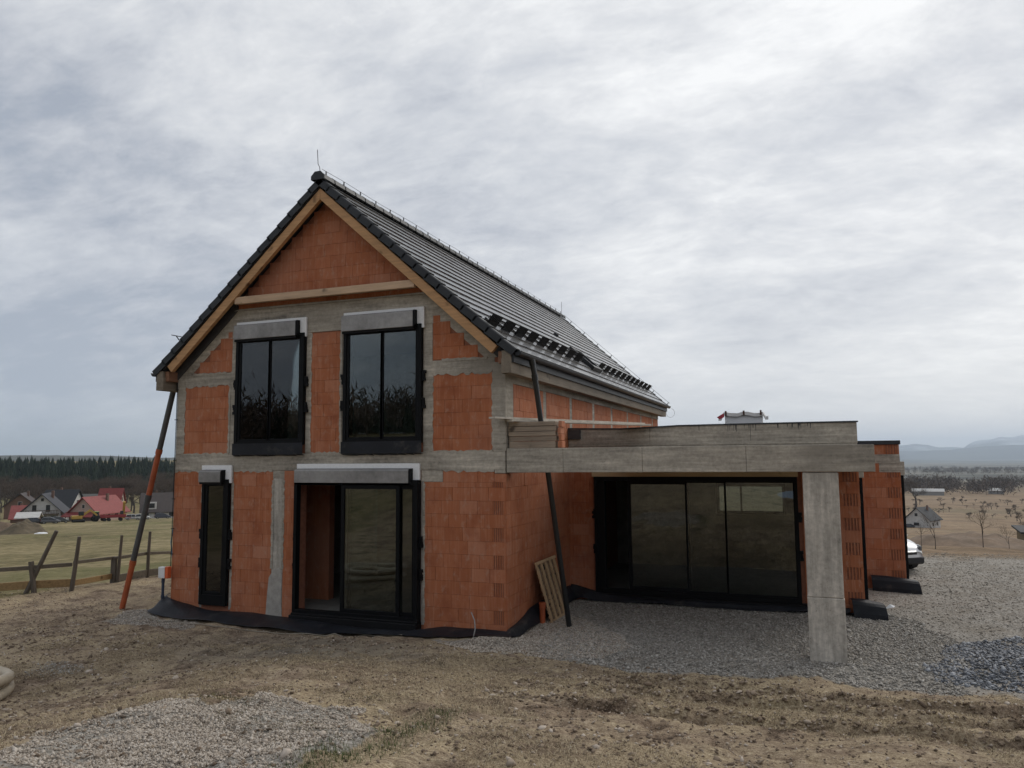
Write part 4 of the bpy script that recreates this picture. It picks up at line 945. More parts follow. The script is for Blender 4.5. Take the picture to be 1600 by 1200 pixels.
# notched lath pallet leaning on the side wall
pal = empty('lath_pallet', (.44, 2.0, gz(.44, 2.0))); tag(pal, 'narrow pallet of notched timber laths leaning on the brick side wall', 'pallet')
th = R(16); upv = np.array((-math.sin(th), 0, math.cos(th))); outv = np.array((math.cos(th), 0, math.sin(th))); yv = np.array((0, 1., 0))
PH = 1.20
for i, yo in enumerate((-.62, -.34, -.06, .22, .50)):
    m = MB(); skew = upv*PH+yv*(-.02); m.obox(skew/2+yv*yo, skew/2, yv*.055, outv*.011); lath = m.build('lath', M['pallet'], pal, bevel=.003)
    m = MB()
    for j in range(13):
        k = (j+.3+random.uniform(-.1, .2))/13.5
        if random.random() < .82: m.obox(upv*PH*k+yv*(yo-.068)+outv*.004, upv*.022, yv*.020, outv*.016)
    tag(m.build('tooth', M['pallet'], lath), kind='stuff')
    if i < 4:
        m = MB(); m.obox(upv*PH*.5+yv*(yo+.14)-outv*.02, upv*PH*.485, yv*.07, outv*.008); m.build('back_lath', wood_mat('brown_lath', (.20, .13, .08), .4, 'z'), pal)
        m = MB()
        for j in range(5): m.obox(upv*PH*random.uniform(.08, .95)+yv*(yo+.10+random.uniform(-.02, .03))-outv*.008, upv*random.uniform(.012, .03), yv*.018, outv*.006)
        tag(m.build('tar_spot', M['tape'], pal), kind='stuff')
for k in (.985, .02): MB().obox(upv*PH*k+yv*-.04+outv*(.0 if k > .5 else -.02), upv*.028, yv*.62, outv*.03).build('cross_bar', M['pallet'], pal, bevel=.004)

# boards laid along the side wall on the terrace slab, and long loose boards above
zz = 3.229
names = ['lowest', 'second lowest', 'middle', 'second highest', 'topmost']
for i in range(5):
    h = (.13, .095, .085, .10, .085)[i]
    o = MB().box(.045+random.uniform(-.015, .015), .985+random.uniform(-.03, .01), .05+.012*(i % 2), .25, zz, zz+h-.007).build('board', wood_mat('grey_weathered_board_%d' % i, tuple(q*(1, .9, 1.1, .95, 1.05)[i] for q in (.30, .235, .175)), .4, 'x'), bevel=.004); zz += h
    tag(o, 'weathered formwork board, %s of the pile on the terrace beam' % names[i], 'board', 'formwork boards piled on the terrace beam')
for i, (a, b, lab) in enumerate((((-.10, -.42, 3.785), (1.80, 4.02, 3.80), 'long pale plank sticking out past the corner above the terrace, upper one'), ((.12, -.10, 3.742), (1.95, 3.95, 3.765), 'long pale plank lying under the upper one on the terrace edge'), ((.75, 2.2, 3.80), (1.72, 4.3, 3.81), 'shorter grey plank lying across the long ones towards the wing'))):
    o = MB().bar(a, b, .16, .036).build('plank', M['board_p'], bevel=.003); tag(o, lab, 'plank', 'loose planks on the terrace roof')

# wrapped block pack on the flat roof
px0, py0 = 3.80, 7.6
t = empty('block_pack', (px0, py0, 3.52)); tag(t, 'white block pack under torn plastic wrap on the flat roof', 'building material')
MB().box(-.46, .46, -.3, .3, .0, .60).build('block', M['foam'], t, bevel=.01)
m = MB(); n = 18; pts = []
for i in range(n+1):
    x = -.62+1.24*i/n; z = .65+.02*math.sin(i*.8)+random.uniform(-.006, .012); z = z if abs(x) < .5 else .53+random.uniform(-.04, .04)
    pts.append((x, z))
for (a, za), (b, zb) in zip(pts[:-1], pts[1:]): m.add([(a, -.34, za), (b, -.34, zb), (b, .34, zb+.03), (a, .34, za+.03), (a, -.36, za-.09), (b, -.36, zb-.09)], [(0, 1, 2, 3), (4, 5, 1, 0)])
m.build('plastic_wrap', simple('crumpled_white_film', (.62, .60, .57), .35, .2, 6, .3), t)
for x in (-.43, .02, .44): MB().box(x-.022, x+.022, -.37, -.345, .58, .70).build('strap', simple('brown_strap', (.10, .05, .035), .7), t)
m = MB(); m.add([(-.48, -.36, .65), (-.66, -.36, .54), (-.60, -.36, .49), (-.47, -.36, .54), (-.56, -.2, .61)], [(0, 1, 2, 3), (0, 1, 4), (1, 2, 4), (2, 3, 4)]); m.build('red_wrap', simple('red_film', (.45, .05, .07), .5), t)

# ---- foundation membrane: draped strips
def drape(name, label, pts, mat='membrane', thick=.012, jitter=.034, sub=4, lie=True):
    """pts: list of (top xyz, bottom xyz) pairs along the strip; adds ripples."""
    P = []
    for (a0, b0), (a1, b1) in zip(pts[:-1], pts[1:]):
        for k in range(sub):
            f = k/sub; P.append((np.array(a0)*(1-f)+np.array(a1)*f, np.array(b0)*(1-f)+np.array(b1)*f))
    P.append((np.array(pts[-1][0], float), np.array(pts[-1][1], float)))
    nv_ = 6; V = []; n = len(P)
    for i, (a, b) in enumerate(P):
        for q in range(nv_):
            f = q/(nv_-1); p = a*(1-f)+b*f; jz = jitter*math.sin(i*.9+q*.7)+random.uniform(-1, 1)*jitter*.5
            p = p+np.array((random.uniform(-1, 1)*jitter*.4, random.uniform(-1, 1)*jitter*.4, jz*(.3+f*.7)+.05*math.sin(f*math.pi)*(1 if lie else 0)))
            if lie: p[2] = max(p[2], gz(p[0], p[1])+.015+.01*(q % 2))
            V.append(p)
    F = [(i*nv_+q, (i+1)*nv_+q, (i+1)*nv_+q+1, i*nv_+q+1) for i in range(n-1) for q in range(nv_-1)]
    me = bpy.data.meshes.new(name); me.from_pydata([tuple(map(float, v)) for v in V], [], F); me.materials.append(M[mat])
    o = link(name, me); md = o.modifiers.new('thickness', 'SOLIDIFY'); md.thickness = thick
    sb = o.modifiers.new('smooth', 'SUBSURF'); sb.levels = 1; sb.render_levels = 1
    tag(o, label, 'membrane'); return o
drape('foundation_membrane', 'long black membrane splayed from the foot of the gable wall', [
    ((-8.05, .15, .12), (-8.35, -.05, -.25)), ((-7.95, -.06, .10), (-8.0, -.55, -.22)), ((-7.6, -.04, -.02), (-7.3, -.62, -.22)), ((-6.8, -.04, -.13), (-6.3, -.70, -.22)), ((-5.6, -.04, -.13), (-5.2, -.78, -.21)), ((-4.65, -.04, -.15), (-4.2, -.86, -.20)),
    ((-3.4, -.20, -.20), (-3.1, -.92, -.19)), ((-1.8, -.20, -.20), (-1.9, -.86, -.19)), ((-1.2, -.04, -.08), (-1.1, -.66, -.19)), ((-.5, -.04, -.10), (-.4, -.52, -.19)), ((.06, -.06, -.08), (.28, -.38, -.17))])
drape('foundation_membrane', 'black membrane strip along the foot of the long side wall', [((.02, -.10, -.10), (.22, -.35, -.16)), ((.02, .5, -.04), (.26, .35, -.16)), ((.02, 1.3, .10), (.22, 1.4, -.17)), ((.02, 2.6, .12), (.18, 2.6, -.17)), ((.02, 4.0, .10), (.2, 3.85, -.16))])
drape('foundation_membrane', 'black membrane gathered below the terrace door', [((.03, 4.06, .12), (.1, 3.85, -.16)), ((.3, 4.06, .08), (.3, 3.84, -.17)), ((.7, 4.02, -.02), (.7, 3.80, -.18)), ((2.0, 3.90, -.10), (2.0, 3.76, -.18)), ((4.0, 3.90, -.10), (4.0, 3.76, -.18)), ((6.0, 4.02, -.06), (6.0, 3.86, -.18))])
def flap(name, label, origin, ux, uy, w, h, d):
    o_ = np.array(origin, float); ux = np.array(ux, float); uy = np.array(uy, float); V = []
    prof = [(0, 1.0), (.35, 1.0), (.62, .93), (.80, .78), (.90, .52), (1.0, .30), (1.04, .0)]; nx = 9; ny = len(prof)
    for j, (o1, z1) in enumerate(prof):
        for i in range(nx):
            g_ = i/(nx-1); cr_ = .015*math.sin(g_*5+j*.9)
            p = o_+ux*w*(g_+(.06*(j/ny) if i == nx-1 else 0))+uy*d*(o1*(.8+.3*g_)+cr_)+np.array((0, 0, h*z1*(1-.16*g_*g_)+cr_*.5)); V.append(tuple(p))
    F = [(j*nx+i, j*nx+i+1, (j+1)*nx+i+1, (j+1)*nx+i) for j in range(ny-1) for i in range(nx-1)]
    me = bpy.data.meshes.new(name); me.from_pydata(V, [], F); me.materials.append(M['membrane']); o = link(name, me)
    md = o.modifiers.new('thickness', 'SOLIDIFY'); md.thickness = .012
    return tag(o, label, 'membrane')
flap('membrane_flap', 'crumpled black membrane flap at the right corner of the wing', (5.98, 4.05, -.22), (1, .08, 0), (.15, -1, 0), .58, .34, .34)
flap('membrane_flap', 'black membrane flap under the rearmost brick wall', (6.62, 7.52, -.22), (1, -.12, 0), (.1, -1, 0), .98, .34, .30)
m = MB(); m.add([(0, 0, 0), (.16, .02, .03), (.2, .1, .05), (.03, .08, .02), (.1, .05, .09)], [(0, 1, 4), (1, 2, 4), (2, 3, 4), (3, 0, 4), (0, 3, 2, 1)])
o = m.build('foam_scrap', M['foam']); o.location = (6.62, 4.1, -.05); tag(o, 'white foam scrap on the membrane flap by the wing corner', 'scrap')
# cable end sticking up in front of the corner
m = MB(); cx_, cy_ = -.42, -.52; z0 = gz(cx_, cy_); m.tube([(cx_-.02, cy_, z0-.02), (cx_+.02, cy_, z0+.16), (cx_-.0, cy_+.02, z0+.30), (cx_-.07, cy_+.03, z0+.44)], [.013, .012, .011, .008], 7)
tag(m.build('cable_end', simple('grey_cable', (.30, .29, .28), .5), smooth=True), 'thin grey cable end sticking up by the near corner', 'cable')
m = MB(); pts = []
for i in range(34):
    x = -8.0+i*.19; y = -.66-.32*math.sin((x+8)/6.2*math.pi*.9)-.03*math.sin(i); pts.append((x, y, gz(x, y)+.02))
m.tube(pts, .008, 5); tag(m.build('ground_cable', simple('pale_cable', (.28, .25, .20), .6), smooth=True), 'thin pale cable lying along the edge of the gable membrane', 'cable')

# junction box on a conduit at the far left corner
jx, jy = -W-.10, -.12; jz = gz(jx, jy)
t = empty('junction_box', (jx, jy, jz)); tag(t, 'white and orange junction box on a navy conduit at the left corner', 'electric box')
MB().box(-.115, .06, -.06, .05, .72, .96).build('box_front', M['white'], t, bevel=.01); MB().box(.062, .15, -.05, .06, .72, .97).build('box_side', M['orange'], t, bevel=.008)
m = MB(); m.tube([(-.02, 0, -.05), (-.02, 0, .72)], .030, 10); m.tube([(-.02, 0, .30), (-.02, 0, .36)], .037, 10); m.tube([(-.02, 0, .62), (-.02, 0, .70)], .037, 10); m.build('conduit', M['blue'], t)
m = MB(); m.tube([(-8.10, .35, 1.75), (-8.28, .4, 1.55), (-8.36, .42, 1.2), (-8.30, .42, .85), (-8.12, .35, .6)], .014, 6); tag(m.build('water_hose', M['ltblue'], smooth=True), 'light blue hose looping behind the left house corner', 'hose')

# coil of drainage hose at the left edge
hx, hy = -6.26, -5.86
t = empty('hose_coil', (hx, hy, gz(hx, hy))); tag(t, 'beige corrugated drainage hose coil at the left edge of the yard', 'hose')
for k in range(3):
    m = MB(); rr_ = .86-.10*(k % 2)-.03*k; n = 190; pts = []; rs = []
    for i in range(n+1):
        a = 2*math.pi*i/n; pts.append((rr_*1.05*math.cos(a)+.04*k, rr_*.92*math.sin(a)+.05*(k % 2), .08+.105*k+.035*math.sin(a*2+k))); rs.append(.073+.005*(i % 2))
    m.tube(pts, rs, 10, False); m.build('coil_turn', M['hose'], t, smooth=True)

# chalky spill
q = np.array([(-6.0, -4.2)])+rng.normal(0, 1, (420, 2))*np.array([[.30, .16]])
scatter_stones('lime_crumbs', 'patch of white lime crumbs on the soil at left', q, .010, stone_mat('lime_lump', [(0, (.30, .28, .25)), (1, (.58, .56, .53))], .9), .6, OCT)

# ------------------------------------------------------------------ fence on the left
fence = empty('field_fence', (-13.2, 2.5, gz(-13.2, 2.5))); tag(fence, 'old wooden field fence with leaning posts and low rails left of the house', 'fence')
fo = np.array(fence.location)
def fpost(x, y, h, lx, ly, w, mt='post', d=None):
    b = np.array((x, y, gz(x, y)-.12)); t_ = np.array((x+lx, y+ly, gz(x, y)+h))
    m = MB(); mid = (b+t_)/2+np.array((random.uniform(-.015, .015), random.uniform(-.015, .015), 0))
    if d: m.bar(b-fo, t_-fo, w*.85, d, (0, 1, 0))
    else: m.tube([b-fo, mid-fo, t_-fo], [w*.46, w*.42, w*.36], 8)
    m.build('post', M[mt], fence)
fpost(-13.55, .85, 1.55, .62, .34, .13); fpost(-13.30, .95, .78, -.12, -.05, .14, 'post', .07); fpost(-12.80, 1.58, 1.40, .13, .07, .125)
fpost(-12.96, 3.02, .74, .02, .0, .20, 'post', .06); fpost(-12.82, 3.04, 1.30, .05, .05, .10); fpost(-13.18, 4.44, 1.35, .02, .02, .11); fpost(-13.4, 6.6, 1.3, -.05, .0, .11)
def frail(pts, w, mt, thick=.045):
    for a, b in zip(pts[:-1], pts[1:]):
        A = np.array((a[0], a[1], gz(a[0], a[1])+a[2]))-fo; B = np.array((b[0], b[1], gz(b[0], b[1])+b[2]))-fo
        MB().bar(A, B, thick, w).build('rail', M[mt], fence, bevel=.006)
frail([(-16.5, -1.9, .66), (-13.38, .98, .63)], .10, 'rail'); frail([(-13.36, .95, .64), (-12.86, 1.64, .66)], .10, 'rail'); frail([(-12.8, 1.62, .72), (-13.0, 3.1, .70)], .085, 'rail'); frail([(-12.98, 3.04, .70), (-13.25, 4.5, .68), (-13.5, 6.7, .66)], .085, 'rail')
frail([(-16.5, -1.85, .22), (-13.4, .98, .20), (-12.86, 1.62, .19)], .20, 'rail_y'); frail([(-12.84, 1.66, .18), (-12.98, 2.98, .20)], .15, 'rail_y'); frail([(-12.9, 3.06, .13), (-13.2, 4.5, .12), (-13.5, 6.6, .12)], .20, 'rail')

# ------------------------------------------------------------------ village beyond the field
VF = 1.38     # the village lies this much beyond the first paced-out distances
V_ = {}
for k_, c in dict(wallw=(.50, .49, .47), wallp=(.40, .30, .25), wallb=(.16, .10, .075), wallg=(.25, .245, .235), roofd=(.050, .052, .060), roofk=(.026, .028, .032), roofr=(.26, .075, .068), roofR=(.20, .040, .036), roofg=(.125, .125, .112), roofb=(.075, .062, .058), pane=(.03, .033, .038), wood=(.10, .075, .055), slate=(.060, .072, .10)).items():
    V_[k_] = simple('village_'+k_, c, .75 if k_ != 'pane' else .2, .18, 1.5, .05)
def cottage(name, label, px, dist, w, d, wh, rh, rot, wall, roof, over=.5, wins=(), chim=True, half=None, dz=0.0):
    """rot: 0 = gable towards the camera, 90 = long side towards it. wins: (face 'g'/'s', u, z, w, h)."""
    x, y, z = toward(px, dist*(VF if dist < 300 else 1)); z -= .3; rz = -heading(px)+R(rot)
    t = empty(name, (x, y, z+dz), rz); tag(t, label, 'house', 'houses of the village beyond the field' if dist < 300 else None)
    m = MB(); m.prism([(-w/2, 0), (w/2, 0), (w/2, wh), (0, wh+rh), (-w/2, wh)], lambda u, v: (u, -d/2, v), lambda u, v: (u, d/2, v)); m.build('wall', V_[wall], t)
    e = over; sl = rh/(w/2)
    for s in (-1, 1):
        m = MB(); a = (0, wh+rh+.10); b = (s*(w/2+e), wh-sl*e+.10); th_ = .22
        pl = [a, b, (b[0], b[1]+th_), (0, a[1]+th_)]
        m.prism(pl if s < 0 else pl[::-1], lambda u, v: (u, -d/2-e, v), lambda u, v: (u, d/2+e, v)); r_ = m.build('roof', V_[roof], t)
    if chim: MB().box(w*.12, w*.12+.6, d*.1, d*.1+.6, wh+rh*.5, wh+rh+.9).build('chimney', V_['wallb'], t)
    for f_, u, zc, ww, hh in wins:
        m = MB(); p = MB()
        if f_ == 'g': m.box(u-ww/2-.08, u+ww/2+.08, -d/2-.06, -d/2-.01, zc-.08, zc+hh+.08); p.box(u-ww/2, u+ww/2, -d/2-.085, -d/2-.061, zc, zc+hh)
        else: m.box(w/2+.01, w/2+.06, u-ww/2-.08, u+ww/2+.08, zc-.08, zc+hh+.08) if f_ == 's' else m.box(-w/2-.06, -w/2-.01, u-ww/2-.08, u+ww/2+.08, zc-.08, zc+hh+.08); p.box(w/2+.061, w/2+.085, u-ww/2, u+ww/2, zc, zc+hh) if f_ == 's' else p.box(-w/2-.085, -w/2-.061, u-ww/2, u+ww/2, zc, zc+hh)
        wo = m.build('window', V_['wallw'], t); p.build('pane', V_['pane'], wo)
    return t
c = cottage('village_house', 'white gabled village house with dark roof and long balcony', 75, 178, 9.0, 8.5, 3.7, 4.3, -12, 'wallw', 'roofd', .9, [('g', -1.7, 3.5, 1.0, 1.8), ('g', 1.5, 3.5, 1.0, 1.8), ('g', .1, 6.3, .7, .8), ('g', -2.8, .4, 1.3, 1.9), ('g', .2, .4, 1.5, 1.9), ('g', 2.9, .4, 1.3, 1.9), ('s', -2, 1.2, 1.2, 1.3), ('s', 2, 1.2, 1.2, 1.3)])
m = MB(); m.box(-4.2, 4.2, -5.7, -4.30, 2.75, 2.95)
for i in range(24): m.box(-4.2+i*.36, -4.2+i*.36+.12, -5.7, -5.63, 2.95, 3.85)
m.box(-4.2, 4.2, -5.72, -5.62, 3.85, 3.98); m.build('balcony', V_['wood'], c)
for x in (-4.0, -1.4, 1.4, 4.0): MB().box(x-.1, x+.1, -5.65, -5.45, 0, 2.75).build('balcony_post', V_['wood'], c)
cottage('village_house', 'dark roofed white house behind the balconied one', 101, 196, 8.5, 9, 4.6, 4.6, 62, 'wallw', 'roofk', .6, [('l', -1.5, 2.8, 1.1, 1.3), ('g', 0, 5.0, 1.0, 1.3), ('s', 1, 2.8, 1.1, 1.3), ('s', -2, 2.8, 1.1, 1.3)])
cottage('village_house', 'red roofed house half hidden left of the balconied house', 42, 192, 6, 5.5, 1.8, 3.2, 80, 'wallb', 'roofr', .5, [('s', 0, 1.2, 1, 1.1)])
cottage('village_house', 'brown gabled house with rusty roof far left behind the red roof', 39, 214, 8.5, 8, 4.6, 3.6, -10, 'wallb', 'roofb', .7, [('g', 0, 4.6, 1.0, 1.2)])
cottage('village_house', 'grey roofed barn between the dark roof and the red roofed house', 129, 215, 9, 10, 3.2, 4.2, 70, 'wallg', 'roofg', .5, [('g', 0, 2, 1, 1.2)])
c = cottage('village_house', 'big red roofed farmhouse with beige gable and lean-to', 158, 176, 8.6, 12, 2.7, 4.0, -38, 'wallp', 'roofr', .7, [('g', 0, 4.0, .7, .9), ('s', -4, 1.0, 1.6, 1.3), ('s', -1.5, 1.0, .9, 1.3), ('s', 1.5, 1.0, 1.4, 1.3), ('s', 4, 1.0, 1.2, 1.3)])
m = MB(); m.prism([(-8.6, 1.7), (-8.6, 1.9), (-6.0, 2.95), (-6.0, 2.7)], lambda u, v: (-4.9, u, v), lambda u, v: (4.9, u, v)); m.build('lean_to_roof', V_['roofR'], c)
for x in (-4.6, -1.6, 1.6, 4.6): MB().box(x-.12, x+.12, -8.4, -8.15, 0, 1.75).build('lean_to_post', V_['wood'], c)
cottage('village_house', 'taller bright red roofed house behind the farmhouse', 177, 200, 6, 6.2, 4.8, 4.2, 74, 'wallp', 'roofR', .5, [('g', 0, 5.2, 1, 1.2), ('s', 0, 3, 1, 1.2)])
c = cottage('village_house', 'wide dark brown roofed house seen beside the leaning drain pipe', 254, 182, 8, 9.6, 2.9, 4.6, 88, 'wallw', 'roofb', .7, [('s', -3.0, 1.0, 1.2, 1.3), ('s', .8, 1.0, 1.2, 1.3), ('s', 3.6, 1.0, 1.2, 1.3), ('l', -3.0, 1.0, 1.2, 1.3), ('l', .8, 1.0, 1.2, 1.3), ('l', 3.6, 1.0, 1.2, 1.3)])
m = MB(); m.box(-4.0, -1.4, 1.0, 4.0, 3.2, 5.2); m.box(1.4, 4.0, -4.0, -1.0, 3.2, 5.2); m.build('dormer', V_['wallw'], c)
for s in (-1, 1): MB().box(s*4.05-.03, s*4.05+.03, -s*2.5-1, -s*2.5+1, 3.6, 4.9).build('dormer_window', V_['pane'], c)
c = cottage('village_house', 'steep slate blue roofed house cut by the left picture edge', -58, 118, 9, 10, 1.8, 6.2, 84, 'wallw', 'slate', .6, [])
for i in range(22):
    for s in (-1, 1):
        f_ = (i+.5)/22; sl_ = 6.2/4.5; MB().box(min(s*(f_*5.0), s*(f_*5.0+.07)), max(s*(f_*5.0), s*(f_*5.0+.07)), -5.6, 5.6, 1.8+6.2-sl_*f_*5.0+.28, 1.8+6.2-sl_*f_*5.0+.42).build('roof_batten', V_['roofg'], c)
cottage('garden_shed', 'small pale roofed shed in front of the balconied house', 50, 160, 4.6, 4.2, 1.9, 1.0, 80, 'wallb', 'wallw', .5, [('s', 0, .8, .9, .8)], False)

# yard machines and parked vehicles in the village (a few pixels each)
yel = simple('machine_yellow', (.40, .25, .05), .5, .15); redm = simple('machine_red', (.26, .035, .04), .5, .15); grn = simple('tractor_green', (.16, .30, .06), .5, .15); rub = simple('rubber', (.018, .018, .018), .85, .2)
def wheel(m, x, y, z, r, w): m.tube([(x, y-w/2, z), (x, y+w/2, z)], r, 14)
def rootat(name, px, d, rot, label, cat, group=None):
    x, y, z = toward(px, d*(VF if px < 400 else 1)); t = empty(name, (x, y, z), -heading(px)+R(rot)); return tag(t, label, cat, group)
t = rootat('excavator', 127, 160, 8, 'yellow excavator with bent arm in front of the red roofed farmhouse', 'excavator')
m = MB(); m.tube([(-1.3, -1, .4), (1.3, -1, .4)], .4, 10); m.tube([(-1.3, 1, .4), (1.3, 1, .4)], .4, 10); m.build('track', rub, t); MB().box(-1.6, .7, -1.1, 1.1, .85, 1.7).build('body', yel, t, bevel=.1); MB().box(-.1, 1.0, -1.1, -.1, 1.7, 2.7).build('cab', V_['pane'], t, bevel=.08)
m = MB(); m.bar((.6, .3, 1.4), (2.6, .3, 2.9), .35, .5); m.bar((2.6, .3, 2.9), (4.2, .3, 1.5), .3, .4); m.build('arm', yel, t); MB().obox((4.3, .3, 1.0), (.45, 0, .1), (0, .5, 0), (-.1, 0, .4)).build('bucket', rub, t)
t = rootat('farm_trailer', 180, 162, 4, 'long red flatbed farm trailer before the farmhouse', 'trailer')
MB().box(-3.0, 3.0, -1.15, 1.15, .95, 1.30).build('bed', redm, t, bevel=.05); MB().box(-3.0, 3.0, -1.17, -1.1, 1.31, 1.75).build('side_board', redm, t)
for x in (-1.9, -.9, 1.8):
    for y in (-1, 1): m = MB(); wheel(m, x, y, .45, .45, .3); m.build('wheel', rub, t)
MB().bar((3.0, 0, 1.0), (4.3, 0, .7), .15, .15).build('drawbar', redm, t)
t = rootat('tractor', 157, 163, 14, 'small green tractor between the excavator and the red trailer', 'tractor')
MB().box(.1, 1.7, -.4, .4, .8, 1.5).build('bonnet', grn, t, bevel=.08); MB().box(-1.1, .1, -.7, .7, .9, 2.4).build('cab', V_['pane'], t, bevel=.1); MB().box(-1.2, .2, -.75, .75, 2.41, 2.55).build('cab_roof', grn, t, bevel=.04)
for x, r_ in ((-.7, .75), (1.3, .45)):
    for y in (-.8, .8): m = MB(); wheel(m, x, y, r_, r_, .35); m.build('wheel', rub, t)
t = rootat('telescopic_loader', 197, 168, -85, 'yellow raised loader boom beside the farmhouse', 'loader')
MB().box(-1.8, 1.8, -.9, .9, .6, 1.6).build('body', yel, t, bevel=.1); MB().bar((-1.3, 0, 1.5), (.5, 0, 4.9), .5, .6, (0, 1, 0)).build('boom', yel, t); MB().box(-.6, .5, -.9, -.1, 1.61, 2.5).build('cab', V_['pane'], t, bevel=.08)
for x in (-1.2, 1.2):
    for y in (-.95, .95): m = MB(); wheel(m, x, y, .5, .5, .35); m.build('wheel', rub, t)

def car(name, label, loc, rz, paint, group=None, L=4.1, Wd=1.72, Hh=1.52):
    t = empty(name, loc, rz); tag(t, label, 'car', group)
    # side profile along x (nose +x): (x, z bottom, z top shoulder, half width)
    st = [(-L/2, .45, .80, .62), (-L/2+.12, .30, 1.0, .76), (-L/2+.7, .24, 1.02, .84), (-.3, .22, .98, .86), (.75, .22, .97, .86), (1.25, .22, .95, .84), (L/2-.45, .25, .86, .78), (L/2-.14, .28, .74, .66), (L/2, .36, .58, .52)]
    V = []; n = 10
    for x, zb, zt, hw in st:
        for (u, v) in ((-.80, 0), (-1, .22), (-1, .62), (-.93, .88), (-.70, 1.0), (.70, 1.0), (.93, .88), (1, .62), (1, .22), (.80, 0)): V.append((x, u*hw*Wd/1.72, zb+(zt-zb)*v))
    k = len(st); F = [(i*n+j, i*n+(j+1) % n, (i+1)*n+(j+1) % n, (i+1)*n+j) for i in range(k-1) for j in range(n)]+[tuple(range(n)), tuple((k-1)*n+j for j in range(n-1, -1, -1))]
    me = bpy.data.meshes.new('body'); me.from_pydata(V, [], F); me.materials.append(paint); me.polygons.foreach_set('use_smooth', [True]*len(F)); b = link('body', me, t)
    sb = b.modifiers.new('s', 'SUBSURF'); sb.levels = 1; sb.render_levels = 2
    cab = [(-L/2+.18, .95, .70), (-L/2+.45, Hh-.12, .60), (-.9, Hh, .60), (.1, Hh-.01, .60), (1.28, .93, .72)]
    def cabin(grow, z0): 
        V = []; 
        for x, z, hw in cab: V += [(x, -hw*1.0-grow, z+grow*(z > 1)), (x, hw*1.0+grow, z+grow*(z > 1))]
        lo = [(-L/2+.18, .78+grow), (1.28, .78+grow)]
        V += [(lo[0][0], -lo[0][1], z0), (lo[0][0], lo[0][1], z0), (lo[1][0], -lo[1][1], z0), (lo[1][0], lo[1][1], z0)]
        return V, [(0, 2, 3, 1), (2, 4, 5, 3), (4, 6, 7, 5), (6, 8, 9, 7), (0, 2, 4, 6, 8, 12, 10), (1, 11, 13, 9, 7, 5, 3)]
    V, F = cabin(0, .92); m = MB(); m.add(V, F); g_ = m.build('cabin_glass', V_['pane'], t)
    m = MB(); m.box(-1.75+.25, .15, -.60, .60, Hh-.02, Hh+.025)
    for s in (-1, 1):
        m.bar((.1, s*.62, Hh-.01), (1.30, s*.76, .93), .05, .06); m.bar((-.45, s*.62, Hh-.02), (-.42, s*.79, .95), .05, .08); m.bar((-L/2+.45, s*.62, Hh-.1), (-L/2+.2, s*.76, .95), .06, .16)
    m.build('roof_pillars', paint, t, bevel=.015)
    for x in (-1.25, 1.28):
        for s in (-1, 1):
            m = MB(); wheel(m, x, s*.76, .31, .31, .22); w_ = m.build('wheel', rub, t); m = MB(); wheel(m, x, s*.80, .31, .19, .18); m.build('rim', V_['wallg'], w_)
    m = MB(); m.box(L/2-.30, L/2+.02, -.60, .60, .24, .46); m.build('bumper', M['darkplastic'], t, bevel=.05)
    MB().box(L/2-.10, L/2+.012, -.34, .34, .50, .58).build('grille', M['darkplastic'], t, bevel=.02)
    for s in (-1, 1):
        m = MB(); m.obox((L/2-.20, s*.60, .66), (.16, -s*.10, 0), (0, .06, 0), (0, 0, .075)); m.build('headlight', simple('lamp_glass', (.10, .105, .11), .12, .1, 2, 0, .7), t, bevel=.03)
        MB().box(-L/2-.01, -L/2+.1, s*.58-.1, s*.58+.1, .7, .9).build('tail_light', redm, t, bevel=.02)
        MB().box(.72, .90, s*.98-.09, s*.98+.09, .95, 1.08).build('mirror', M['darkplastic'], t, bevel=.03)
    return t
cx_, cy_ = 7.42, 10.75
car('parked_car', 'white car whose nose shows past the right end of the house', (cx_-.9, cy_+1.25, gz(cx_, cy_)), R(-52), M['paint'])
for px_, d_, rot, cl, lab in ((60, 158, 10, (.05, .05, .055), 'black car parked by the small shed'), (84, 157, -8, (.10, .10, .11), 'dark grey car parked before the balconied house'), (98, 159, 5, (.06, .065, .06), 'dark green car right of the balconied house'), (212, 166, 0, (.36, .36, .37), 'silver car left of the leaning drain pipe'), (226, 166, 6, (.50, .50, .49), 'white car just left of the leaning drain pipe'), (257, 168, 6, (.05, .055, .075), 'dark car between drain pipe and house corner')):
    x, y, z = toward(px_, d_*VF); car('village_car', lab, (x, y, z), -heading(px_)+R(rot), simple('car_paint_%d' % px_, cl, .35, .05, 1, 0), 'cars parked in the village')
# spoil heap and white sheet at the field edge
def heap(name, label, cx_, cy_, rx, ry, h, mat, seed, cat='soil heap', kind='structure'):
    n = 40; V = []; F = []
    for i in range(n):
        for j in range(n):
            u, v = 2*i/(n-1)-1, 2*j/(n-1)-1; x, y = cx_+u*rx, cy_+v*ry; r_ = min(1, math.hypot(u, v))
            V.append((x, y, gz(x, y)-.25+(h*(1-r_**2)**1.2+.25)*(1-r_**8)))
    V = np.array(V); V[:, 2] += h*1.3*fbm(V[:, 0]*1.3/rx*2, V[:, 1]*1.3/ry*2, 4, seed)*np.clip((V[:, 2]-ground_z(V[:, 0], V[:, 1])+.1)/h, 0, 1)
    F = np.array([(i*n+j, (i+1)*n+j, (i+1)*n+j+1, i*n+j+1) for i in range(n-1) for j in range(n-1)])
    o = link(name, mesh_np(name, V, F, mat, None, True)); tag(o, label, cat, kind=kind); return o
dirt = simple('heaped_soil', (.175, .125, .085), .95, .45, .8, .5); dirtd = simple('heaped_dark_soil', (.12, .095, .062), .95, .4, .9, .5)
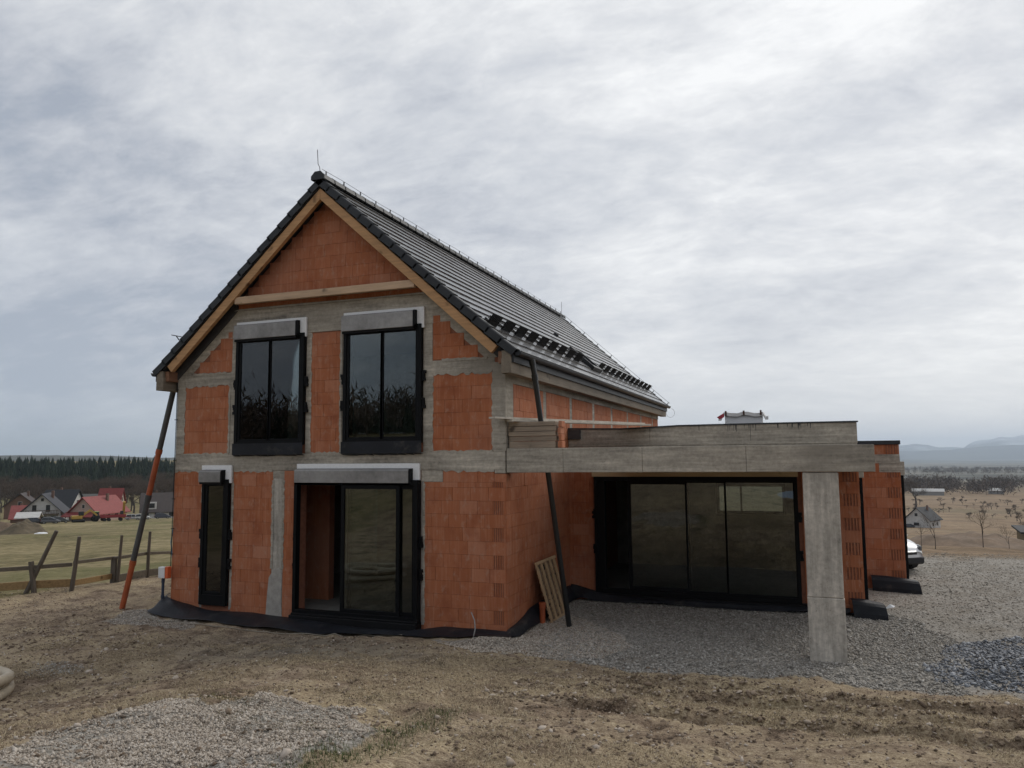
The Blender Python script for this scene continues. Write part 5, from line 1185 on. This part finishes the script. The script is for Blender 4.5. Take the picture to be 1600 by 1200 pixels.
x, y, z = toward(8, 143); heap('soil_heap', 'low reddish soil heap at the left field edge', x, y, 6, 4, 1.6, dirt, 3)
x, y, z = toward(38, 140); heap('soil_heap', 'dark soil heap in front of the village shed', x, y, 5, 3.5, 1.7, dirtd, 4)
x, y, z = toward(70, 132); o = heap('sheet_pile', 'white plastic sheet lying at the field edge', x, y, 1.5, .8, .22, M['foam'], 5, 'sheet', None)

# ------------------------------------------------------------------ trees
bark = simple('grey_brown_bark', (.075, .062, .052), .9, .35, 3, .2); twig = stone_mat('bare_twigs', [(0, (.060, .046, .038)), (.5, (.105, .080, .064)), (1, (.155, .120, .096))], .95)
def bare_tree_meshes(h, spread, nt, seed, trunk_r=None, stem=.28):
    g = np.random.default_rng(seed); random.seed(seed); m = MB(); tips = []; tr = trunk_r or h*.022
    def grow(p, d, L, r, lv):
        q = p+d*L; m.tube([p, (p+q)/2+g.normal(0, L*.03, 3), q], [r, r*.8, r*.6], 5 if lv < 2 else 4, False)
        if lv >= 4: tips.append((q, d)); return
        for _ in range(3 if lv < 3 else 2):
            nd = d+g.normal(0, .42*spread, 3); nd[2] = abs(nd[2])*.75+.15; nd /= np.linalg.norm(nd); grow(q-d*L*g.uniform(0, .25), nd, L*g.uniform(.60, .80), r*.58, lv+1)
    grow(np.zeros(3), np.array((0, 0, 1.)), h*stem, tr, 0)
    tip = np.array([t_[0] for t_ in tips]); sc_ = h/tip[:, 2].max()*.93
    for i, v in enumerate(m.v): m.v[i] = (v[0]*sc_, v[1]*sc_, v[2]*sc_)
    tip = tip*sc_
    tm = m.mesh('trunk', bark)
    i = g.integers(0, len(tip), nt); a = tip[i]+g.normal(0, h*.045, (nt, 3)); d = g.normal(0, 1, (nt, 3)); d[:, 2] = np.abs(d[:, 2])+.4; d /= np.linalg.norm(d, axis=1)[:, None]
    L = h*.085*g.uniform(.5, 1.4, nt)[:, None]; s = np.cross(d, g.normal(0, 1, (nt, 3))); s /= np.linalg.norm(s, axis=1)[:, None]; w = h*.0016
    V = np.stack([a-s*w, a+s*w, a+d*L], 1).reshape(-1, 3); F = np.arange(nt*3).reshape(-1, 3)
    cm = mesh_np('crown', V, F, twig, {'rnd': np.repeat(g.uniform(0, 1, nt), 3)})
    return tm, cm
def conifers(name, label, spots, hs, cat='forest', cols=None):
    Vs = []; Fs = []; rn = []; b = 0; g = rng
    for (x, y, z), h in zip(spots, hs):
        lv = 8; r0 = h*.17*g.uniform(.8, 1.25); tone = g.uniform(0, 1)
        for k in range(lv):
            f = k/lv; zc = h*(.12+.80*f); r_ = r0*(1-f)**.85+.02*h; n = 9; dz = h*.17; off = g.uniform(0, 6.28)
            for q in range(n):
                a0 = off+6.283*q/n; rq = r_*g.uniform(.65, 1.25); dd = dz*g.uniform(.7, 1.2); wd = .42
                Vs += [(x, y, z+zc+dd), (x+rq*math.cos(a0-wd), y+rq*math.sin(a0-wd), z+zc-.1*dd*g.uniform(0, 3)), (x+rq*1.1*math.cos(a0+wd*.3), y+rq*1.1*math.sin(a0+wd*.3), z+zc-.5*dd*g.uniform(.3, 1))]
                Fs.append((b, b+1, b+2)); b += 3; rn += [min(1, max(0, tone+g.uniform(-.3, .3)))]*3
        Vs += [(x-.012*h, y, z-.5), (x+.012*h, y, z-.5), (x, y, z+h)]; Fs.append((b, b+1, b+2)); b += 3; rn += [0]*3
    o = link(name, mesh_np(name, np.array(Vs), np.array(Fs), cols, {'rnd': np.array(rn)})); return tag(o, label, cat, kind='stuff')
needles = stone_mat('spruce_needles', [(0, (.012, .022, .016)), (.5, (.024, .040, .027)), (1, (.042, .060, .038))], .9)
sp = []; hs = []
for _ in range(1500):
    px_ = rng.uniform(-90, 420); d_ = rng.uniform(530, 720); sp.append(toward(px_, d_)); hs.append(rng.uniform(13, 20.5)*(.92 if d_ < 580 else 1))
conifers('conifer_wood', 'dark conifer wood along the skyline behind the village', sp, hs, 'forest', needles)
sp = []; hs = []
for _ in range(1500):
    a = R(rng.uniform(120, 235)); d_ = rng.uniform(95, 140); x, y = CAM[0]+d_*math.sin(a), CAM[1]+d_*math.cos(a); sp.append((x, y, gz(x, y))); hs.append(rng.uniform(3.0, 5.6)*rng.uniform(.6, 1.1))
conifers('rear_conifers', 'row of conifers on the rise that the upper windows mirror', sp, hs, 'trees', needles)

def thicket(name, label, n, d0, d1, h0, h1, a0, a1, seed):
    g = np.random.default_rng(seed); Vs = []; rn = []
    for _ in range(n):
        a = R(g.uniform(a0, a1)); d_ = g.uniform(d0, d1); x, y = CAM[0]+d_*math.sin(a), CAM[1]+d_*math.cos(a); z = gz(x, y); h = g.uniform(h0, h1); q = 90
        c_ = np.array((x, y, z+h*.52)); p = c_+g.normal(0, 1, (q, 3))*np.array((h*.22, h*.22, h*.24)); d = g.normal(0, 1, (q, 3)); d[:, 2] = np.abs(d[:, 2])+.5; d /= np.linalg.norm(d, axis=1)[:, None]
        s_ = np.cross(d, g.normal(0, 1, (q, 3))); s_ /= np.linalg.norm(s_, axis=1)[:, None]
        Vs.append(np.stack([p-s_*h*.02, p+s_*h*.02, p+d*h*.22], 1).reshape(-1, 3)); rn.append(g.uniform(0, 1, q).repeat(3))
    V = np.vstack(Vs); o = link(name, mesh_np(name, V, np.arange(len(V)).reshape(-1, 3), twig, {'rnd': np.concatenate(rn)})); tag(o, label, 'trees', kind='stuff')
thicket('rear_thicket', 'leafless thicket on the rise mirrored low in the upper windows', 420, 85, 130, 4.0, 8.0, 118, 237, 31)
BT = [bare_tree_meshes(10, 1.0, 2600, 101), bare_tree_meshes(10, 1.15, 2600, 202), bare_tree_meshes(10, .8, 2400, 303)]
BUSH = [bare_tree_meshes(10, 1.35, 2400, 404, .12, .10), bare_tree_meshes(10, 1.1, 2400, 505, .12, .12)]
def bare_tree(px_, d_, h, label, group, k=None, name='bare_tree', kinds=None):
    x, y, z = toward(px_, d_); kinds = kinds or BT; tm, cm = kinds[rng.integers(0, len(kinds)) if k is None else k]; s = h/10
    t = empty(name, (x, y, z-.1), float(rng.uniform(0, 6.28))); t.scale = (s*float(rng.uniform(.9, 1.25)),)*2+(s,); link('trunk', tm, t); link('crown', cm, t); return tag(t, label, 'tree', group)
for i in range(80):
    px_ = -30+i*4.3+rng.uniform(-4, 4); d_ = rng.uniform(300, 450)
    bare_tree(px_, d_, rng.uniform(9, 14)*(d_/370)**.6, 'bare brown leafless tree in the thicket between village and conifer wood', 'bare trees behind the village')
sap = bare_tree_meshes(2.9, .75, 260, 77, .030)
for px_, d_, s, lab in ((1527, 44, .72, 'thin bare sapling standing alone on the right field'), (1453, 40, .62, 'small bare sapling near the gravel drive end'), (1432, 41, .42, 'knee high bare shrub close to the white car'), (1567, 52, .55, 'bare shrub right of the lone sapling')):
    x, y, z = toward(px_, d_); t = empty('sapling', (x, y, z-.05), px_*.1); t.scale = (s*.85, s*.85, s); link('trunk', sap[0], t); link('crown', sap[1], t); tag(t, lab, 'sapling')
for i, (px_, d_, h) in enumerate(((1408, 610, 19), (1427, 590, 20))): bare_tree(px_, d_, h, ('tall bare tree just right of the brick wall edge', 'second tall bare tree right of the brick wall edge')[i], 'tall bare trees on the plain', i)
for i in range(60):
    px_ = 1412+rng.uniform(0, 195); d_ = rng.uniform(400, 760); bare_tree(px_, d_, rng.uniform(1.8, 4.8), 'small bare field tree or shrub scattered on the brown plain', 'scattered field shrubs', None, 'field_shrub', BUSH)
bare_tree(1596, 210, 5.5, 'dense bare shrub at the right picture edge', None, 1, 'shrub', BUSH)
# distant belts of trees on the plain: one mass each
def belt(name, label, d0, d1, n, h0, h1, seed, p0=1330, p1=1760, thin=None):
    g = np.random.default_rng(seed); Vs = []; rn = []; base = twig
    for _ in range(n):
        px_ = g.uniform(p0, p1); d_ = g.uniform(d0, d1)
        if fbm(np.array([px_*.02]), np.array([d_*.004]), 2, seed)[0] < -.12: continue
        x, y, z = toward(px_, d_); h = g.uniform(h0, h1); tone = g.uniform(0, 1); q = 44
        c_ = np.array((x, y, z+h*.55)); a = c_+g.normal(0, 1, (q, 3))*np.array((h*.20, h*.20, h*.22)); a[:, 2] = np.maximum(a[:, 2], z)
        d = g.normal(0, 1, (q, 3)); d[:, 2] = np.abs(d[:, 2])+.5; d /= np.linalg.norm(d, axis=1)[:, None]; s = np.cross(d, g.normal(0, 1, (q, 3))); s /= np.linalg.norm(s, axis=1)[:, None]
        Vs.append(np.stack([a-s*h*.035, a+s*h*.035, a+d*h*.25], 1).reshape(-1, 3)); rn.append(np.repeat(np.clip(tone+g.uniform(-.3, .3, q), 0, 1), 3))
    V = np.vstack(Vs); o = link(name, mesh_np(name, V, np.arange(len(V)).reshape(-1, 3), base, {'rnd': np.concatenate(rn)})); tag(o, label, 'trees', kind='stuff')
belt('tree_belt', 'leafless tree belt across the plain at right', 900, 1300, 620, 9, 16, 5)
belt('far_tree_belt', 'thin grey tree lines farther out on the plain', 2300, 3600, 700, 8, 15, 6)
cottage('distant_house', 'lone white gabled house with dark roof on the right plain', 1436, 325, 8.6, 9.5, 3.6, 4.0, -22, 'wallw', 'roofk', .7, [('g', -.3, 1.3, 1.9, 1.1), ('g', -.3, 4.7, 1.0, 1.1), ('s', -2, 1.2, 1.1, 1.2), ('s', 2, 1.2, 1.1, 1.2)])
x, y, z = toward(1415, 318); car('distant_car', 'dark car beside the lone white house on the plain', (x, y, z), R(40), simple('car_paint_far', (.04, .045, .06), .35, .05, 1, 0))
for px_, d_, w_, lab in ((1447, 880, 28, 'long pale roofed barn before the tree belt'), (1553, 960, 14, 'small pale roofed barn in the tree belt at right')):
    x, y, z = toward(px_, d_); t = empty('barn', (x, y, z), -heading(px_)); tag(t, lab, 'barn'); MB().box(-w_/2, w_/2, -5, 5, 0, 4).build('wall', V_['wallg'], t)
    m = MB(); m.prism([(-5.6, 3.8), (5.6, 3.8), (0, 6.6)], lambda u, v: (-w_/2-.5, u, v), lambda u, v: (w_/2+.5, u, v)); m.build('roof', V_['wallw'], t)
x, y, z = toward(1500, 58); heap('soil_heap', 'broad brown soil heap on the right field before the white house', x, y, 5.5, 7, 1.1, dirt, 8)
x, y, z = toward(1560, 62); heap('soil_heap', 'lower greyish soil heap beside the broad one on the right', x, y, 4, 6, .7, dirtd, 9)
t = rootat('timber_shed', 1622, 66, 12, 'brown timber shed at the right picture edge', 'shed'); MB().box(-1.4, 1.4, -1.2, 1.2, -.2, 1.9).build('wall', simple('olive_shed_boards', (.16, .12, .065), .8), t); MB().obox((0, 0, 2.02), (1.65, 0, 0), (0, 1.5, .12), (0, -.01, .06)).build('roof', V_['roofk'], t)
for x_ in (-1.4, -.5, .4, 1.3): MB().box(x_, x_+.07, -1.26, -1.205, -.2, 1.85).build('batten', V_['wood'], t)

# ------------------------------------------------------------------ hills and mountains
def ridge(name, pts, dist, depth, basez, mat, seed, amp, rows=9):
    """pts: (azimuth deg, crest height m). A rolling ridge with a front and a back slope."""
    azs = np.arange(pts[0][0], pts[-1][0], .12); cr = np.interp(azs, [p[0] for p in pts], [p[1] for p in pts])
    V = []; n = len(azs)
    for r_ in range(rows):
        f = r_/(rows-1); d = dist+depth*(f-.6); prof = max(0, 1-abs(f-.6)/.6 if f < .6 else 1-(f-.6)/.4)
        x = CAM[0]+d*np.sin(np.radians(azs)); y = CAM[1]+d*np.cos(np.radians(azs))
        nz = fbm(x/depth*4, y/depth*4, 5, seed); z = basez+(cr-basez)*(prof**.9)+amp*nz*(.35+prof)*(1 if r_ not in (0, rows-1) else 0)
        V.append(np.stack([x, y, z], -1))
    V = np.concatenate(V); F = np.array([(r_*n+i, r_*n+i+1, (r_+1)*n+i+1, (r_+1)*n+i) for r_ in range(rows-1) for i in range(n-1)])
    o = link(name, mesh_np(name, V, F, mat, None, False)); tag(o, kind='structure'); return o
def mountain_mat(name, snow0, snow1):
    n = NT(name); sep = n.t.nodes.new('ShaderNodeSeparateXYZ'); n.lk(n.geo.outputs['Position'], sep.inputs[0])
    a = n.noise(.0011, 6, .65); f = n.math('ADD', n.math('MULTIPLY', n.math('SUBTRACT', sep.outputs[2], snow0), 1/(snow1-snow0)), n.math('MULTIPLY', n.math('SUBTRACT', a, .5), 3.0))
    b = n.ramp(a, [(.35, (.035, .045, .050)), (.65, (.085, .092, .085))]); n.base(n.mix(n.math('MULTIPLY', f, 1.0, True), b, (.62, .65, .70))); n.rough(.95); n.spec(.1); return n.mat
def px_az(px_): return math.degrees(heading(px_))
def crest(L, dist): return [(px_az(p), CAM[2]+(709.6-(p-1500)*.0078-yv_)/FPX*dist*math.cos(math.atan((p-800)/FPX))) for p, yv_ in L]
ridge('mountains', crest([(1150, 700), (1300, 692), (1400, 694), (1425, 690), (1442, 692), (1462, 697), (1500, 698), (1508, 692), (1518, 687), (1535, 685), (1556, 681), (1575, 683), (1592, 682), (1610, 687), (1700, 684), (1800, 696)], 20500), 20500, 5000, -80, mountain_mat('snowy_mountain', 120, 480), 5, 150, 22)
ridge('hills', crest([(1000, 712), (1380, 703), (1420, 706), (1470, 704), (1500, 701), (1560, 698), (1620, 697), (1800, 706)], 15000), 15000, 3600, -85, mountain_mat('wooded_foothills', 500, 900), 15, 80, 16)
ridge('low_hills', crest([(1000, 722), (1380, 718), (1440, 719), (1500, 720), (1600, 721), (1800, 722)], 9500), 9500, 2200, -85, simple('far_wooded_hills', (.07, .078, .068), .95, .4, .0016, 0), 25, 12, 10)
ridge('left_hills', [(-100, 12), (-64, 15), (-58, 17), (-54, 20), (-51.5, 23), (-49, 19), (-46.5, 16), (-44, 14), (-30, 10), (-10, 0)], 2600, 800, -5, simple('hazy_left_hills', (.075, .08, .07), .95, .4, .006, 0), 35, 7, 10)

# ------------------------------------------------------------------ air
hb = MB().box(-31000, 31000, -31000, 31000, -170, 540).build('haze', bpy.data.materials.new('valley_haze'))
hm = hb.data.materials[0]; hm.use_nodes = True; hm.node_tree.nodes.clear()
ho = hm.node_tree.nodes.new('ShaderNodeOutputMaterial'); hv = hm.node_tree.nodes.new('ShaderNodeVolumePrincipled')
hv.inputs['Color'].default_value = (.74, .86, 1.0, 1); hv.inputs['Density'].default_value = 7.0e-5; hv.inputs['Anisotropy'].default_value = .35
hm.node_tree.links.new(hv.outputs[0], ho.inputs['Volume']); tag(hb, 'thin bluish valley haze', 'haze', kind='stuff')
